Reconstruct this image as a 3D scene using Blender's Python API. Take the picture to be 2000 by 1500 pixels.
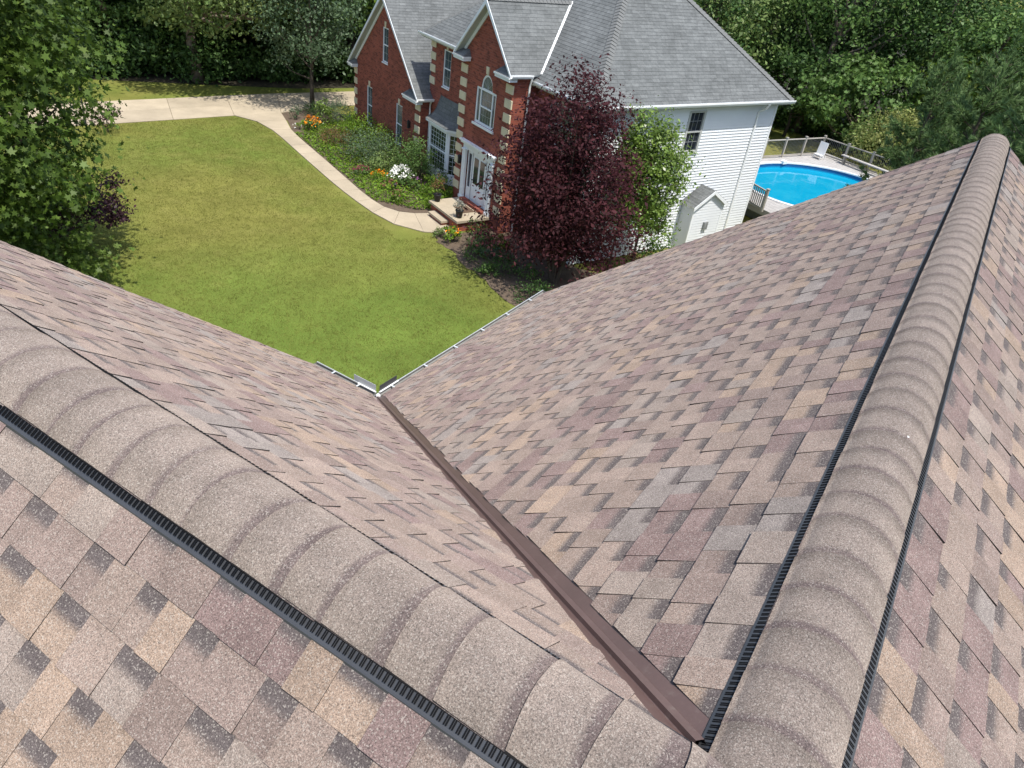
import bpy, math, random
import numpy as np
from mathutils import Vector, Matrix

for o in list(bpy.data.objects):
    bpy.data.objects.remove(o, do_unlink=True)
SC = bpy.context.scene
COL = SC.collection
R_ = math.radians

# ------------------------------------------------------------------ camera, sky, sun, exposure
cam = bpy.data.cameras.new('camera')
camo = bpy.data.objects.new('camera', cam)
COL.objects.link(camo)
CAM = Vector((-1.00555, 0.16761, 10.8))
CR = [[0.5428245729623593, -0.41238569778830286, 0.7316279923894976],
      [-0.8313407189140377, -0.38750730332597977, 0.39838511385908754],
      [0.11922286720140238, -0.8244853704758391, -0.5531815089169152]]
FPX = 1434.66
mw = Matrix([[CR[i][0], -CR[i][1], -CR[i][2], CAM[i]] for i in range(3)] + [[0, 0, 0, 1]])
camo.matrix_world = mw
cam.sensor_width = 36.0
cam.lens = FPX / 2000.0 * 36.0
cam.clip_start = 0.05
cam.clip_end = 900.0
SC.camera = camo

YAW = -0.4153
SUN_AZ = R_(-112.5)          # direction towards the sun, world
SUN_EL = R_(66.0)
wd = bpy.data.worlds.new('World')
SC.world = wd
wd.use_nodes = True
wn = wd.node_tree
wn.nodes.clear()
sky = wn.nodes.new('ShaderNodeTexSky')
sky.sky_type = 'NISHITA'
sky.sun_disc = False
sky.sun_elevation = SUN_EL
sky.sun_rotation = math.pi / 2 - SUN_AZ
sky.air_density = 1.0
sky.dust_density = 1.6
sky.ozone_density = 1.0
bg = wn.nodes.new('ShaderNodeBackground')
bg.inputs['Strength'].default_value = 0.15
wo = wn.nodes.new('ShaderNodeOutputWorld')
wn.links.new(sky.outputs[0], bg.inputs[0])
wn.links.new(bg.outputs[0], wo.inputs[0])

sl = bpy.data.lights.new('sun', 'SUN')
sl.energy = 3.3
sl.angle = R_(0.6)
sl.color = (1.0, 0.96, 0.895)
so = bpy.data.objects.new('sun', sl)
COL.objects.link(so)
sd = Vector((math.cos(SUN_AZ) * math.cos(SUN_EL), math.sin(SUN_AZ) * math.cos(SUN_EL), math.sin(SUN_EL)))
so.rotation_euler = sd.to_track_quat('Z', 'Y').to_euler()
so.location = (0, 0, 40)

SC.view_settings.view_transform = 'Standard'
SC.view_settings.look = 'None'
SC.view_settings.gamma = 1.0
SC.view_settings.exposure = 0.72
SC.render.engine = 'CYCLES'

# ------------------------------------------------------------------ helpers
rng = np.random.default_rng(7)
random.seed(11)
cY, sY = math.cos(YAW), math.sin(YAW)


def L(d, f, z=0.0):
    """neighbour-lot coordinates (d, f) to world"""
    return Vector((cY * d - sY * f, sY * d + cY * f, z))


def tag(o, label, cat, group=None):
    o['label'] = label
    o['category'] = cat
    if group:
        o['group'] = group
    return o


def empty(name, loc=(0, 0, 0), rz=0.0, label=None, cat=None, group=None):
    o = bpy.data.objects.new(name, None)
    COL.objects.link(o)
    o.location = loc
    o.rotation_euler = (0, 0, rz)
    o.empty_display_size = 0.2
    if label:
        tag(o, label, cat, group)
    return o


def link(name, me, parent=None, loc=None, rz=None):
    o = bpy.data.objects.new(name, me)
    COL.objects.link(o)
    if parent is not None:
        o.parent = parent
    if loc is not None:
        o.location = loc
    if rz is not None:
        o.rotation_euler = (0, 0, rz)
    return o


def projpx(P):
    v = [P[i] - CAM[i] for i in range(3)]
    c = [sum(CR[i][k] * v[i] for i in range(3)) for k in range(3)]
    if c[2] < 0.05:
        return None
    return (1000 + FPX * c[0] / c[2], 750 + FPX * c[1] / c[2])


class MB:
    """collects polygons; build() links them as one mesh object"""

    def __init__(self, off=(0, 0, 0)):
        self.v = []
        self.f = []
        self.uv = []
        self.has_uv = False
        self.col = []
        self.off = off

    def poly(self, pts, uv=None):
        b = len(self.v)
        self.v.extend([(p[0] - self.off[0], p[1] - self.off[1], p[2] - self.off[2]) for p in pts])
        self.f.append(tuple(range(b, b + len(pts))))
        if uv is not None:
            self.has_uv = True
            self.uv.append(uv)
        else:
            self.uv.append([(0, 0)] * len(pts))

    def faces(self, pts, fs):
        b = len(self.v)
        self.v.extend([(p[0] - self.off[0], p[1] - self.off[1], p[2] - self.off[2]) for p in pts])
        for f in fs:
            self.f.append(tuple(b + i for i in f))
            self.uv.append([(0, 0)] * len(f))

    def hexa(self, p):
        """8 points: bottom 4 ccw, top 4 ccw"""
        self.faces(p, [(3, 2, 1, 0), (4, 5, 6, 7), (0, 1, 5, 4), (1, 2, 6, 5), (2, 3, 7, 6), (3, 0, 4, 7)])

    def box(self, x0, x1, y0, y1, z0, z1):
        self.hexa([(x0, y0, z0), (x1, y0, z0), (x1, y1, z0), (x0, y1, z0),
                   (x0, y0, z1), (x1, y0, z1), (x1, y1, z1), (x0, y1, z1)])

    def bar(self, a, b, w, h, up=(0, 0, 1)):
        a = Vector(a)
        b = Vector(b)
        t = (b - a).normalized()
        u = Vector(up)
        s = t.cross(u)
        if s.length < 1e-4:
            s = t.cross(Vector((1, 0, 0)))
        s.normalize()
        u = s.cross(t)
        s *= w / 2
        u *= h / 2
        self.hexa([a - s - u, a + s - u, b + s - u, b - s - u, a - s + u, a + s + u, b + s + u, b - s + u])

    def prism(self, pts, vec):
        """extrude a polygon by a vector"""
        n = len(pts)
        q = [Vector(p) for p in pts]
        r = [p + Vector(vec) for p in q]
        self.faces(q + r, [tuple(range(n))[::-1], tuple(range(n, 2 * n))] +
                   [(i, (i + 1) % n, n + (i + 1) % n, n + i) for i in range(n)])

    def tube(self, path, radii, n=8, caps=True):
        path = [Vector(p) for p in path]
        rings = []
        pts = []
        prev = None
        for i, p in enumerate(path):
            if i == 0:
                t = path[1] - p
            elif i == len(path) - 1:
                t = p - path[i - 1]
            else:
                t = path[i + 1] - path[i - 1]
            t.normalize()
            a = prev if prev is not None else (Vector((1, 0, 0)) if abs(t.x) < 0.8 else Vector((0, 1, 0)))
            s = t.cross(a)
            if s.length < 1e-4:
                s = t.cross(Vector((0, 1, 0)))
            s.normalize()
            u = s.cross(t).normalized()
            prev = u
            for k in range(n):
                an = 2 * math.pi * k / n
                pts.append(p + (u * math.cos(an) + s * math.sin(an)) * radii[i])
        fs = []
        for i in range(len(path) - 1):
            for k in range(n):
                a = i * n + k
                b = i * n + (k + 1) % n
                fs.append((a, b, b + n, a + n))
        if caps:
            fs.append(tuple(range(n))[::-1])
            e = (len(path) - 1) * n
            fs.append(tuple(range(e, e + n)))
        self.faces(pts, fs)

    def lathe(self, prof, c=(0, 0, 0), n=16):
        pts = []
        for (r, z) in prof:
            for k in range(n):
                a = 2 * math.pi * k / n
                pts.append((c[0] + r * math.cos(a), c[1] + r * math.sin(a), c[2] + z))
        fs = []
        for i in range(len(prof) - 1):
            for k in range(n):
                a = i * n + k
                b = i * n + (k + 1) % n
                fs.append((a, b, b + n, a + n))
        fs.append(tuple(range(n))[::-1])
        e = (len(prof) - 1) * n
        fs.append(tuple(range(e, e + n)))
        self.faces(pts, fs)

    def mesh(self, name, mat, smooth=False):
        me = bpy.data.meshes.new(name)
        me.from_pydata([tuple(p) for p in self.v], [], self.f)
        if self.has_uv:
            uvl = me.uv_layers.new(name='UVMap')
            flat = []
            for u in self.uv:
                for c in u:
                    flat.extend((c[0], c[1]))
            uvl.data.foreach_set('uv', flat)
        if self.col:
            ca = me.color_attributes.new('Col', 'FLOAT_COLOR', 'POINT')
            ca.data.foreach_set('color', np.array(self.col, dtype=np.float32).ravel())
        if mat is not None:
            me.materials.append(mat)
        if smooth:
            me.polygons.foreach_set('use_smooth', [True] * len(me.polygons))
        me.update()
        return me

    def build(self, name, mat, parent=None, smooth=False, loc=None, rz=None, kind=None, label=None):
        o = link(name, self.mesh(name, mat, smooth), parent, loc, rz)
        if kind:
            o['kind'] = kind
        if label:
            o['label'] = label
        return o


def structure(o):
    o['kind'] = 'structure'
    return o


# ------------------------------------------------------------------ materials
def newmat(name):
    m = bpy.data.materials.new(name)
    m.use_nodes = True
    nt = m.node_tree
    b = nt.nodes['Principled BSDF']
    return m, nt, b


def nd(nt, typ, **kw):
    n = nt.nodes.new(typ)
    for k, v in kw.items():
        if k in n.inputs:
            n.inputs[k].default_value = v
        else:
            setattr(n, k, v)
    return n


def mathn(nt, op, a, b=None, c=None, clamp=False):
    n = nt.nodes.new('ShaderNodeMath')
    n.operation = op
    n.use_clamp = clamp
    for i, x in enumerate((a, b, c)):
        if x is None:
            continue
        if isinstance(x, (int, float)):
            n.inputs[i].default_value = x
        else:
            nt.links.new(x, n.inputs[i])
    return n.outputs[0]


def maprange(nt, val, a, b, c, d, smooth=False):
    n = nt.nodes.new('ShaderNodeMapRange')
    n.interpolation_type = 'SMOOTHSTEP' if smooth else 'LINEAR'
    nt.links.new(val, n.inputs[0])
    for i, x in enumerate((a, b, c, d)):
        n.inputs[i + 1].default_value = x
    return n.outputs[0]


def mixc(nt, fac, a, b, blend='MIX'):
    n = nt.nodes.new('ShaderNodeMix')
    n.data_type = 'RGBA'
    n.blend_type = blend
    if isinstance(fac, (int, float)):
        n.inputs[0].default_value = fac
    else:
        nt.links.new(fac, n.inputs[0])
    for i, x in ((6, a), (7, b)):
        if isinstance(x, (tuple, list)):
            n.inputs[i].default_value = (x[0], x[1], x[2], 1)
        else:
            nt.links.new(x, n.inputs[i])
    return n.outputs[2]


def scalec(nt, col, val):
    n = nt.nodes.new('ShaderNodeVectorMath')
    n.operation = 'SCALE'
    if isinstance(col, (tuple, list)):
        n.inputs[0].default_value = col[:3]
    else:
        nt.links.new(col, n.inputs[0])
    if isinstance(val, (int, float)):
        n.inputs['Scale'].default_value = val
    else:
        nt.links.new(val, n.inputs['Scale'])
    return n.outputs[0]


def noise(nt, vec, scale, detail=2.0, rough=0.5, dist=0.0):
    n = nt.nodes.new('ShaderNodeTexNoise')
    n.inputs['Scale'].default_value = scale
    n.inputs['Detail'].default_value = detail
    n.inputs['Roughness'].default_value = rough
    n.inputs['Distortion'].default_value = dist
    if vec is not None:
        nt.links.new(vec, n.inputs['Vector'])
    return n.outputs[0]


def bump(nt, b, h, strength, dist=0.01):
    n = nt.nodes.new('ShaderNodeBump')
    n.inputs['Strength'].default_value = strength
    n.inputs['Distance'].default_value = dist
    nt.links.new(h, n.inputs['Height'])
    nt.links.new(n.outputs[0], b.inputs['Normal'])


def pos(nt):
    return nt.nodes.new('ShaderNodeNewGeometry').outputs['Position']


def M(name, base, rough=0.6, var=0.12, vs=2.5, fine=0.0, fs=60.0, bmp=0.0, bs=80.0, spec=0.3, metal=0.0, trans=0.0):
    m, nt, b = newmat(name)
    p = pos(nt)
    n1 = noise(nt, p, vs, 3, 0.6)
    f = maprange(nt, n1, 0.25, 0.75, 1 - var, 1 + var)
    if fine:
        n2 = noise(nt, p, fs, 2, 0.7)
        f = mathn(nt, 'MULTIPLY', f, maprange(nt, n2, 0.25, 0.75, 1 - fine, 1 + fine))
    nt.links.new(scalec(nt, base, f), b.inputs['Base Color'])
    b.inputs['Roughness'].default_value = rough
    b.inputs['Specular IOR Level'].default_value = spec
    b.inputs['Metallic'].default_value = metal
    if bmp:
        bump(nt, b, noise(nt, p, bs, 3, 0.6), bmp)
    return m


def shingle_material(name, band_lo, band_hi, dark):
    m, nt, b = newmat(name)
    at = nt.nodes.new('ShaderNodeAttribute')
    at.attribute_name = 'Col'
    uv = nt.nodes.new('ShaderNodeUVMap')
    uv.uv_map = 'UVMap'
    sep = nt.nodes.new('ShaderNodeSeparateXYZ')
    nt.links.new(uv.outputs[0], sep.inputs[0])
    p = pos(nt)
    n4 = noise(nt, p, 130.0, 3, 0.75)
    vv = mathn(nt, 'ADD', sep.outputs[1], mathn(nt, 'MULTIPLY', mathn(nt, 'SUBTRACT', n4, 0.5), 0.22))
    band = mathn(nt, 'MULTIPLY', maprange(nt, vv, band_lo, band_hi, 0, 1, True), at.outputs['Alpha'])
    c = mixc(nt, band, at.outputs['Color'], dark)
    # blend drops of another granule colour
    n3 = noise(nt, p, 9.0, 3, 0.6)
    c = scalec(nt, c, maprange(nt, n3, 0.3, 0.7, 0.88, 1.12))
    # granules
    g1 = noise(nt, p, 230.0, 2, 0.75)
    g2 = noise(nt, p, 520.0, 1, 0.6)
    c = scalec(nt, c, maprange(nt, g1, 0.3, 0.7, 0.58, 1.46))
    c = scalec(nt, c, maprange(nt, g2, 0.32, 0.68, 0.68, 1.34))
    wsp = nt.nodes.new('ShaderNodeTexVoronoi')
    wsp.inputs['Scale'].default_value = 300.0
    nt.links.new(p, wsp.inputs['Vector'])
    sepc = nt.nodes.new('ShaderNodeSeparateColor')
    nt.links.new(wsp.outputs['Color'], sepc.inputs[0])
    c = mixc(nt, mathn(nt, 'MULTIPLY', mathn(nt, 'GREATER_THAN', sepc.outputs[0], 0.89), 0.42), c, (0.44, 0.40, 0.35))
    c = mixc(nt, mathn(nt, 'MULTIPLY', mathn(nt, 'LESS_THAN', sepc.outputs[1], 0.10), 0.4), c, (0.035, 0.03, 0.03))
    c = mixc(nt, mathn(nt, 'LESS_THAN', sep.outputs[1], -0.5), c, (0.028, 0.024, 0.023))
    nt.links.new(c, b.inputs['Base Color'])
    b.inputs['Roughness'].default_value = 0.93
    b.inputs['Specular IOR Level'].default_value = 0.15
    if 'Diffuse Roughness' in b.inputs:
        b.inputs['Diffuse Roughness'].default_value = 1.0
    bump(nt, b, g1, 0.5, 0.004)
    return m


def leaf_material(name, col, col2, tr=0.35, rough=0.5, spec=0.25, dark=0.55):
    m, nt, b = newmat(name)
    ge = nt.nodes.new('ShaderNodeNewGeometry')
    ri = ge.outputs['Random Per Island']
    c = mixc(nt, ri, col, col2)
    n1 = noise(nt, ge.outputs['Position'], 1.3, 2, 0.6)
    c = scalec(nt, c, maprange(nt, n1, 0.3, 0.7, dark + 0.15, 1.3))
    r2 = mathn(nt, 'FRACT', mathn(nt, 'MULTIPLY', ri, 37.7))
    c = scalec(nt, c, maprange(nt, r2, 0, 1, 0.7, 1.3))
    nt.links.new(c, b.inputs['Base Color'])
    b.inputs['Roughness'].default_value = rough
    b.inputs['Specular IOR Level'].default_value = spec
    t = nt.nodes.new('ShaderNodeBsdfTranslucent')
    nt.links.new(scalec(nt, c, 1.25), t.inputs[0])
    mx = nt.nodes.new('ShaderNodeMixShader')
    mx.inputs[0].default_value = tr
    out = nt.nodes['Material Output']
    nt.links.new(b.outputs[0], mx.inputs[1])
    nt.links.new(t.outputs[0], mx.inputs[2])
    nt.links.new(mx.outputs[0], out.inputs[0])
    return m


def brick_material(name):
    m, nt, b = newmat(name)
    tc = nt.nodes.new('ShaderNodeTexCoord')
    sp = nt.nodes.new('ShaderNodeSeparateXYZ')
    nt.links.new(tc.outputs['Object'], sp.inputs[0])
    cb = nt.nodes.new('ShaderNodeCombineXYZ')
    nt.links.new(mathn(nt, 'ADD', sp.outputs[0], sp.outputs[1]), cb.inputs[0])
    nt.links.new(sp.outputs[2], cb.inputs[1])
    br = nt.nodes.new('ShaderNodeTexBrick')
    nt.links.new(cb.outputs[0], br.inputs['Vector'])
    br.inputs['Scale'].default_value = 1.0
    br.inputs['Mortar Size'].default_value = 0.005
    br.inputs['Mortar Smooth'].default_value = 0.2
    br.inputs['Bias'].default_value = -0.25
    br.inputs['Brick Width'].default_value = 0.225
    br.inputs['Row Height'].default_value = 0.078
    br.inputs['Color1'].default_value = (0.30, 0.085, 0.056, 1)
    br.inputs['Color2'].default_value = (0.165, 0.050, 0.038, 1)
    br.inputs['Mortar'].default_value = (0.27, 0.13, 0.095, 1)
    mpn = nt.nodes.new('ShaderNodeMapping')
    mpn.inputs['Scale'].default_value = (4.0, 11.0, 1.0)
    nt.links.new(cb.outputs[0], mpn.inputs['Vector'])
    br_vec = mpn.outputs[0]
    n1 = noise(nt, cb.outputs[0], 1.5, 3, 0.6)
    c = scalec(nt, br.outputs[0], maprange(nt, n1, 0.3, 0.7, 0.85, 1.15))
    n2 = noise(nt, br_vec, 1.0, 1, 0.5)
    c = mixc(nt, maprange(nt, n2, 0.58, 0.66, 0, 0.7), c, (0.085, 0.034, 0.028))
    nt.links.new(c, b.inputs['Base Color'])
    b.inputs['Roughness'].default_value = 0.85
    b.inputs['Specular IOR Level'].default_value = 0.2
    bump(nt, b, br.outputs['Fac'], -0.4, 0.01)
    return m


def greyshingle_material(name):
    m, nt, b = newmat(name)
    uv = nt.nodes.new('ShaderNodeUVMap')
    uv.uv_map = 'UVMap'
    br = nt.nodes.new('ShaderNodeTexBrick')
    nt.links.new(uv.outputs[0], br.inputs['Vector'])
    br.inputs['Scale'].default_value = 1.0
    br.inputs['Mortar Size'].default_value = 0.004
    br.inputs['Bias'].default_value = 0.0
    br.inputs['Brick Width'].default_value = 0.31
    br.inputs['Row Height'].default_value = 0.142
    br.inputs['Color1'].default_value = (0.150, 0.157, 0.154, 1)
    br.inputs['Color2'].default_value = (0.112, 0.118, 0.116, 1)
    br.inputs['Mortar'].default_value = (0.075, 0.078, 0.078, 1)
    p = pos(nt)
    n1 = noise(nt, p, 1.0, 4, 0.65)
    c = scalec(nt, br.outputs[0], maprange(nt, n1, 0.3, 0.7, 0.82, 1.16))
    n2 = noise(nt, p, 9.0, 3, 0.7)
    c = scalec(nt, c, maprange(nt, n2, 0.3, 0.7, 0.82, 1.2))
    nt.links.new(c, b.inputs['Base Color'])
    b.inputs['Roughness'].default_value = 0.9
    b.inputs['Specular IOR Level'].default_value = 0.2
    return m


def lawn_material(name):
    m, nt, b = newmat(name)
    p = pos(nt)
    n0 = noise(nt, p, 0.16, 3, 0.55)
    n1 = noise(nt, p, 1.1, 4, 0.65)
    n2 = noise(nt, p, 22.0, 4, 0.75, 0.3)
    n3 = noise(nt, p, 90.0, 2, 0.7)
    vd = nt.nodes.new('ShaderNodeVectorMath')
    vd.operation = 'DISTANCE'
    nt.links.new(p, vd.inputs[0])
    vd.inputs[1].default_value = (10.5, 11.5, 0)
    zone = maprange(nt, mathn(nt, 'ADD', vd.outputs['Value'], mathn(nt, 'MULTIPLY', n0, 9.0)), 7.0, 15.0, 1, 0, True)
    n0 = mathn(nt, 'ADD', n0, mathn(nt, 'MULTIPLY', zone, 0.25))
    c = mixc(nt, maprange(nt, n0, 0.38, 0.72, 0, 1), (0.176, 0.172, 0.041), (0.112, 0.160, 0.028))
    c = mixc(nt, mathn(nt, 'MULTIPLY', maprange(nt, n1, 0.45, 0.75, 0, 0.6), mathn(nt, 'SUBTRACT', 1.0, zone)), c, (0.20, 0.185, 0.055))
    c = mixc(nt, maprange(nt, n2, 0.5, 0.8, 0, 0.4), c, (0.23, 0.215, 0.075))
    c = scalec(nt, c, maprange(nt, n2, 0.2, 0.6, 0.84, 1.05))
    npz = noise(nt, p, 0.55, 4, 0.6, 0.5)
    c = scalec(nt, c, maprange(nt, npz, 0.3, 0.7, 0.84, 1.14))
    c = scalec(nt, c, maprange(nt, n3, 0.3, 0.7, 0.75, 1.25))
    nt.links.new(c, b.inputs['Base Color'])
    b.inputs['Roughness'].default_value = 0.95
    b.inputs['Specular IOR Level'].default_value = 0.1
    bump(nt, b, n3, 0.3, 0.02)
    return m


def concrete_material(name, base):
    m, nt, b = newmat(name)
    p = pos(nt)
    n1 = noise(nt, p, 0.9, 4, 0.65)
    n2 = noise(nt, p, 30.0, 3, 0.7)
    oi = nt.nodes.new('ShaderNodeObjectInfo')
    c = scalec(nt, base, maprange(nt, n1, 0.3, 0.7, 0.86, 1.1))
    c = scalec(nt, c, maprange(nt, n2, 0.3, 0.7, 0.9, 1.1))
    c = scalec(nt, c, maprange(nt, oi.outputs['Random'], 0, 1, 0.93, 1.05))
    nt.links.new(c, b.inputs['Base Color'])
    b.inputs['Roughness'].default_value = 0.9
    b.inputs['Specular IOR Level'].default_value = 0.2
    bump(nt, b, n2, 0.25, 0.004)
    return m


def glass_material(name, col, rough=0.06):
    m, nt, b = newmat(name)
    p = pos(nt)
    n1 = noise(nt, p, 1.7, 2, 0.5)
    nt.links.new(scalec(nt, col, maprange(nt, n1, 0.3, 0.7, 0.6, 1.4)), b.inputs['Base Color'])
    b.inputs['Roughness'].default_value = rough
    b.inputs['Specular IOR Level'].default_value = 0.8
    return m


MAT = {}
MAT['shingle'] = shingle_material('roof_shingle', 0.50, 0.76, (0.098, 0.082, 0.078))
MAT['cap'] = shingle_material('ridge_cap_shingle', 0.76, 0.90, (0.128, 0.099, 0.092))
MAT['slot_shade'] = M('vent_slot_shade', (0.006, 0.006, 0.007), 0.8, 0.1, 6, spec=0.1)
MAT['black'] = M('black_vent_plastic', (0.048, 0.050, 0.055), 0.45, 0.15, 6, spec=0.4)
MAT['brown_metal'] = M('brown_valley_metal', (0.135, 0.082, 0.069), 0.40, 0.14, 3.0, 0.06, 90, spec=0.4)
_nt = MAT['brown_metal'].node_tree
_b = _nt.nodes['Principled BSDF']
_c = _b.inputs['Base Color'].links[0].from_socket
_p = pos(_nt)
_d = mathn(_nt, 'MULTIPLY', maprange(_nt, noise(_nt, _p, 26.0, 4, .75), .56, .74, 0, .6), maprange(_nt, noise(_nt, _p, 2.2, 2, .6), .4, .65, .15, 1))
_nt.links.new(mixc(_nt, _d, _c, (0.22, 0.17, 0.14)), _b.inputs['Base Color'])
MAT['white_metal'] = M('white_aluminium', (0.78, 0.79, 0.78), 0.45, 0.06, 3, 0.03, 40)
MAT['lining'] = M('gutter_lining', (0.09, 0.085, 0.075), 0.95, 0.3, 8, 0.2, 50)
MAT['gutter'] = M('weathered_gutter', (0.24, 0.235, 0.22), 0.5, 0.15, 5, 0.05, 40)
MAT['guard'] = M('grey_splash_guard', (0.50, 0.53, 0.54), 0.4, 0.1, 4)
MAT['guard_dark'] = M('dark_splash_guard', (0.06, 0.06, 0.065), 0.5, 0.1, 4)
MAT['deckwood'] = M('roof_deck', (0.09, 0.075, 0.065), 0.9, 0.15, 4)
MAT['tansiding'] = M('tan_siding', (0.45, 0.40, 0.33), 0.7, 0.06, 2)
MAT['siding'] = M('white_vinyl_siding', (0.70, 0.72, 0.735), 0.55, 0.035, 1.2, 0.02, 30)
MAT['trim'] = M('white_trim', (0.77, 0.79, 0.80), 0.5, 0.05, 2)
MAT['soffit'] = M('grey_soffit', (0.42, 0.43, 0.41), 0.7, 0.06, 2)
MAT['brick'] = brick_material('red_brick')
MAT['quoin'] = M('cream_stone', (0.64, 0.56, 0.39), 0.85, 0.1, 3, 0.06, 40)
MAT['greyroof'] = greyshingle_material('grey_shingle')
MAT['greycap'] = M('grey_ridge_shingle', (0.145, 0.148, 0.143), 0.9, 0.12, 4, 0.1, 60)
MAT['pane'] = glass_material('window_glass', (0.065, 0.085, 0.10), 0.10)  # blue-grey of reflected sky put into the glass colour
MAT['pane_dark'] = glass_material('dark_window_glass', (0.02, 0.024, 0.04))
MAT['pane_leaf'] = glass_material('bay_glass', (0.018, 0.03, 0.022), 0.03)
MAT['lawn'] = lawn_material('lawn_grass')
MAT['soil'] = M('woodland_soil', (0.035, 0.03, 0.018), 0.95, 0.3, 2, 0.3, 20)
MAT['mulch'] = M('garden_mulch', (0.115, 0.085, 0.06), 0.95, 0.25, 3, 0.35, 45, 0.6, 60)
MAT['concrete'] = concrete_material('concrete', (0.41, 0.345, 0.25))
MAT['joint'] = M('joint_dirt', (0.17, 0.14, 0.09), 0.95, 0.2, 6)
MAT['bark'] = M('bark', (0.075, 0.06, 0.045), 0.95, 0.3, 6, 0.2, 30, 0.6, 30)
MAT['palebark'] = M('pale_bark', (0.16, 0.13, 0.10), 0.95, 0.3, 5, 0.2, 30, 0.6, 30)
MAT['pot'] = M('black_pot', (0.02, 0.02, 0.023), 0.5, 0.1, 4)
MAT['mat'] = M('brown_doormat', (0.11, 0.07, 0.045), 0.95, 0.2, 20)
MAT['deck'] = M('weathered_deck', (0.40, 0.38, 0.36), 0.85, 0.12, 2.5, 0.08, 30)
MAT['railwood'] = M('weathered_rail', (0.34, 0.315, 0.275), 0.85, 0.15, 3)
MAT['plasticwhite'] = M('white_plastic', (0.75, 0.75, 0.74), 0.4, 0.04, 3)
MAT['darkmetal'] = M('dark_metal', (0.03, 0.03, 0.03), 0.5, 0.1, 4)
MAT['meter'] = M('grey_meter', (0.25, 0.26, 0.26), 0.5, 0.1, 8)

LF = {}
LF['maple'] = leaf_material('maple_leaf', (0.0608, 0.1069, 0.0170), (0.1033, 0.1580, 0.0267), 0.35)
LF['mapletip'] = leaf_material('maple_young_leaf', (0.0960, 0.1520, 0.0240), (0.1280, 0.1760, 0.0400), 0.4)
LF['dark'] = leaf_material('dark_leaf', (0.0435, 0.0899, 0.0232), (0.0798, 0.1450, 0.0377), 0.3)
LF['mid'] = leaf_material('mid_leaf', (0.0668, 0.1337, 0.0297), (0.1263, 0.2005, 0.0520), 0.3)
LF['light'] = leaf_material('light_leaf', (0.1105, 0.1755, 0.0455), (0.1820, 0.2340, 0.0780), 0.3)
LF['lime'] = leaf_material('lime_leaf', (0.12, 0.19, 0.02), (0.18, 0.23, 0.03), 0.4)
LF['yellow'] = leaf_material('yellow_green_leaf', (0.17, 0.20, 0.05), (0.26, 0.27, 0.09), 0.35)
LF['purple'] = leaf_material('plum_leaf', (0.042, 0.0145, 0.018), (0.088, 0.028, 0.032), 0.35, 0.6, 0.12)
LF['burgundy'] = leaf_material('burgundy_leaf', (0.0325, 0.0143, 0.0208), (0.0650, 0.0260, 0.0338), 0.3)
LF['pear'] = leaf_material('pear_leaf', (0.1064, 0.1843, 0.0312), (0.1843, 0.2551, 0.0497), 0.35, 0.35, 0.45)
LF['pine'] = leaf_material('pine_needle_bright', (0.088, 0.15, 0.048), (0.165, 0.24, 0.095), 0.25, 0.6, 0.15)
LF['grey'] = leaf_material('grey_green_leaf', (0.0660, 0.1100, 0.0495), (0.0990, 0.1430, 0.0715), 0.25)
LF['grass'] = leaf_material('grass_blade', (0.122, 0.146, 0.026), (0.19, 0.182, 0.05), 0.25, 0.7, 0.1, 0.82)
LF['cover'] = leaf_material('ground_cover_leaf', (0.0938, 0.1875, 0.0187), (0.1750, 0.2625, 0.0250), 0.35)
LF['orange'] = leaf_material('orange_petal', (0.75, 0.22, 0.01), (0.85, 0.33, 0.02), 0.3, 0.6, 0.1, 0.8)
LF['white'] = leaf_material('white_petal', (0.75, 0.74, 0.70), (0.85, 0.84, 0.80), 0.3, 0.6, 0.1, 0.85)
LF['mauve'] = leaf_material('mauve_petal', (0.1820, 0.0700, 0.1680), (0.2450, 0.0980, 0.2100), 0.3, 0.6, 0.1, 0.8)
LF['maroon'] = leaf_material('maroon_petal', (0.20, 0.045, 0.07), (0.28, 0.07, 0.10), 0.3, 0.6, 0.1, 0.8)
LF['redgreen'] = leaf_material('reddish_leaf', (0.10, 0.10, 0.03), (0.20, 0.09, 0.045), 0.3)
LF['variegated'] = leaf_material('variegated_leaf', (0.22, 0.25, 0.19), (0.40, 0.38, 0.34), 0.3)

# ------------------------------------------------------------------ foliage helpers
OVAL = np.array([(0, -.5, 0), (.27, -.05, .07), (0, .5, 0), (-.27, -.05, .07)], float)
MAPLE = np.array([(0, -.42, 0), (.10, -.2, 0), (.40, -.30, .04), (.27, -.04, 0), (.52, .20, .06), (.18, .17, 0), (0, .58, .05),
                  (-.18, .17, 0), (-.52, .20, .06), (-.27, -.04, 0), (-.40, -.30, .04), (-.10, -.2, 0)], float)
BLADE = np.array([(-.05, 0, 0), (.05, 0, 0), (0, 1, .1)], float)
SPRIG = np.array([(0, -.5, 0), (.16, -.30, .05), (.44, -.22, .08), (.20, -.02, 0), (.42, .26, .08), (.12, .20, 0),
                  (0, .55, .05), (-.14, .16, 0), (-.45, .20, .06), (-.2, -.06, 0), (-.40, -.26, .08), (-.13, -.28, .05)], float)


def unit(a):
    return a / np.maximum(np.linalg.norm(a, axis=1, keepdims=True), 1e-9)


def cards(pts, nrm, size, tmpl, g, tang=None):
    n = len(pts)
    if tang is None:
        tang = g.normal(size=(n, 3))
    t = unit(tang - nrm * np.sum(tang * nrm, axis=1, keepdims=True))
    b = np.cross(nrm, t)
    s = np.broadcast_to(np.asarray(size, float).reshape(-1, 1), (n, 1))[:, :, None]
    V = pts[:, None, :] + s * (tmpl[None, :, 0:1] * b[:, None, :] + tmpl[None, :, 1:2] * t[:, None, :] + tmpl[None, :, 2:3] * nrm[:, None, :])
    return V.reshape(-1, 3), len(tmpl)


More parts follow.
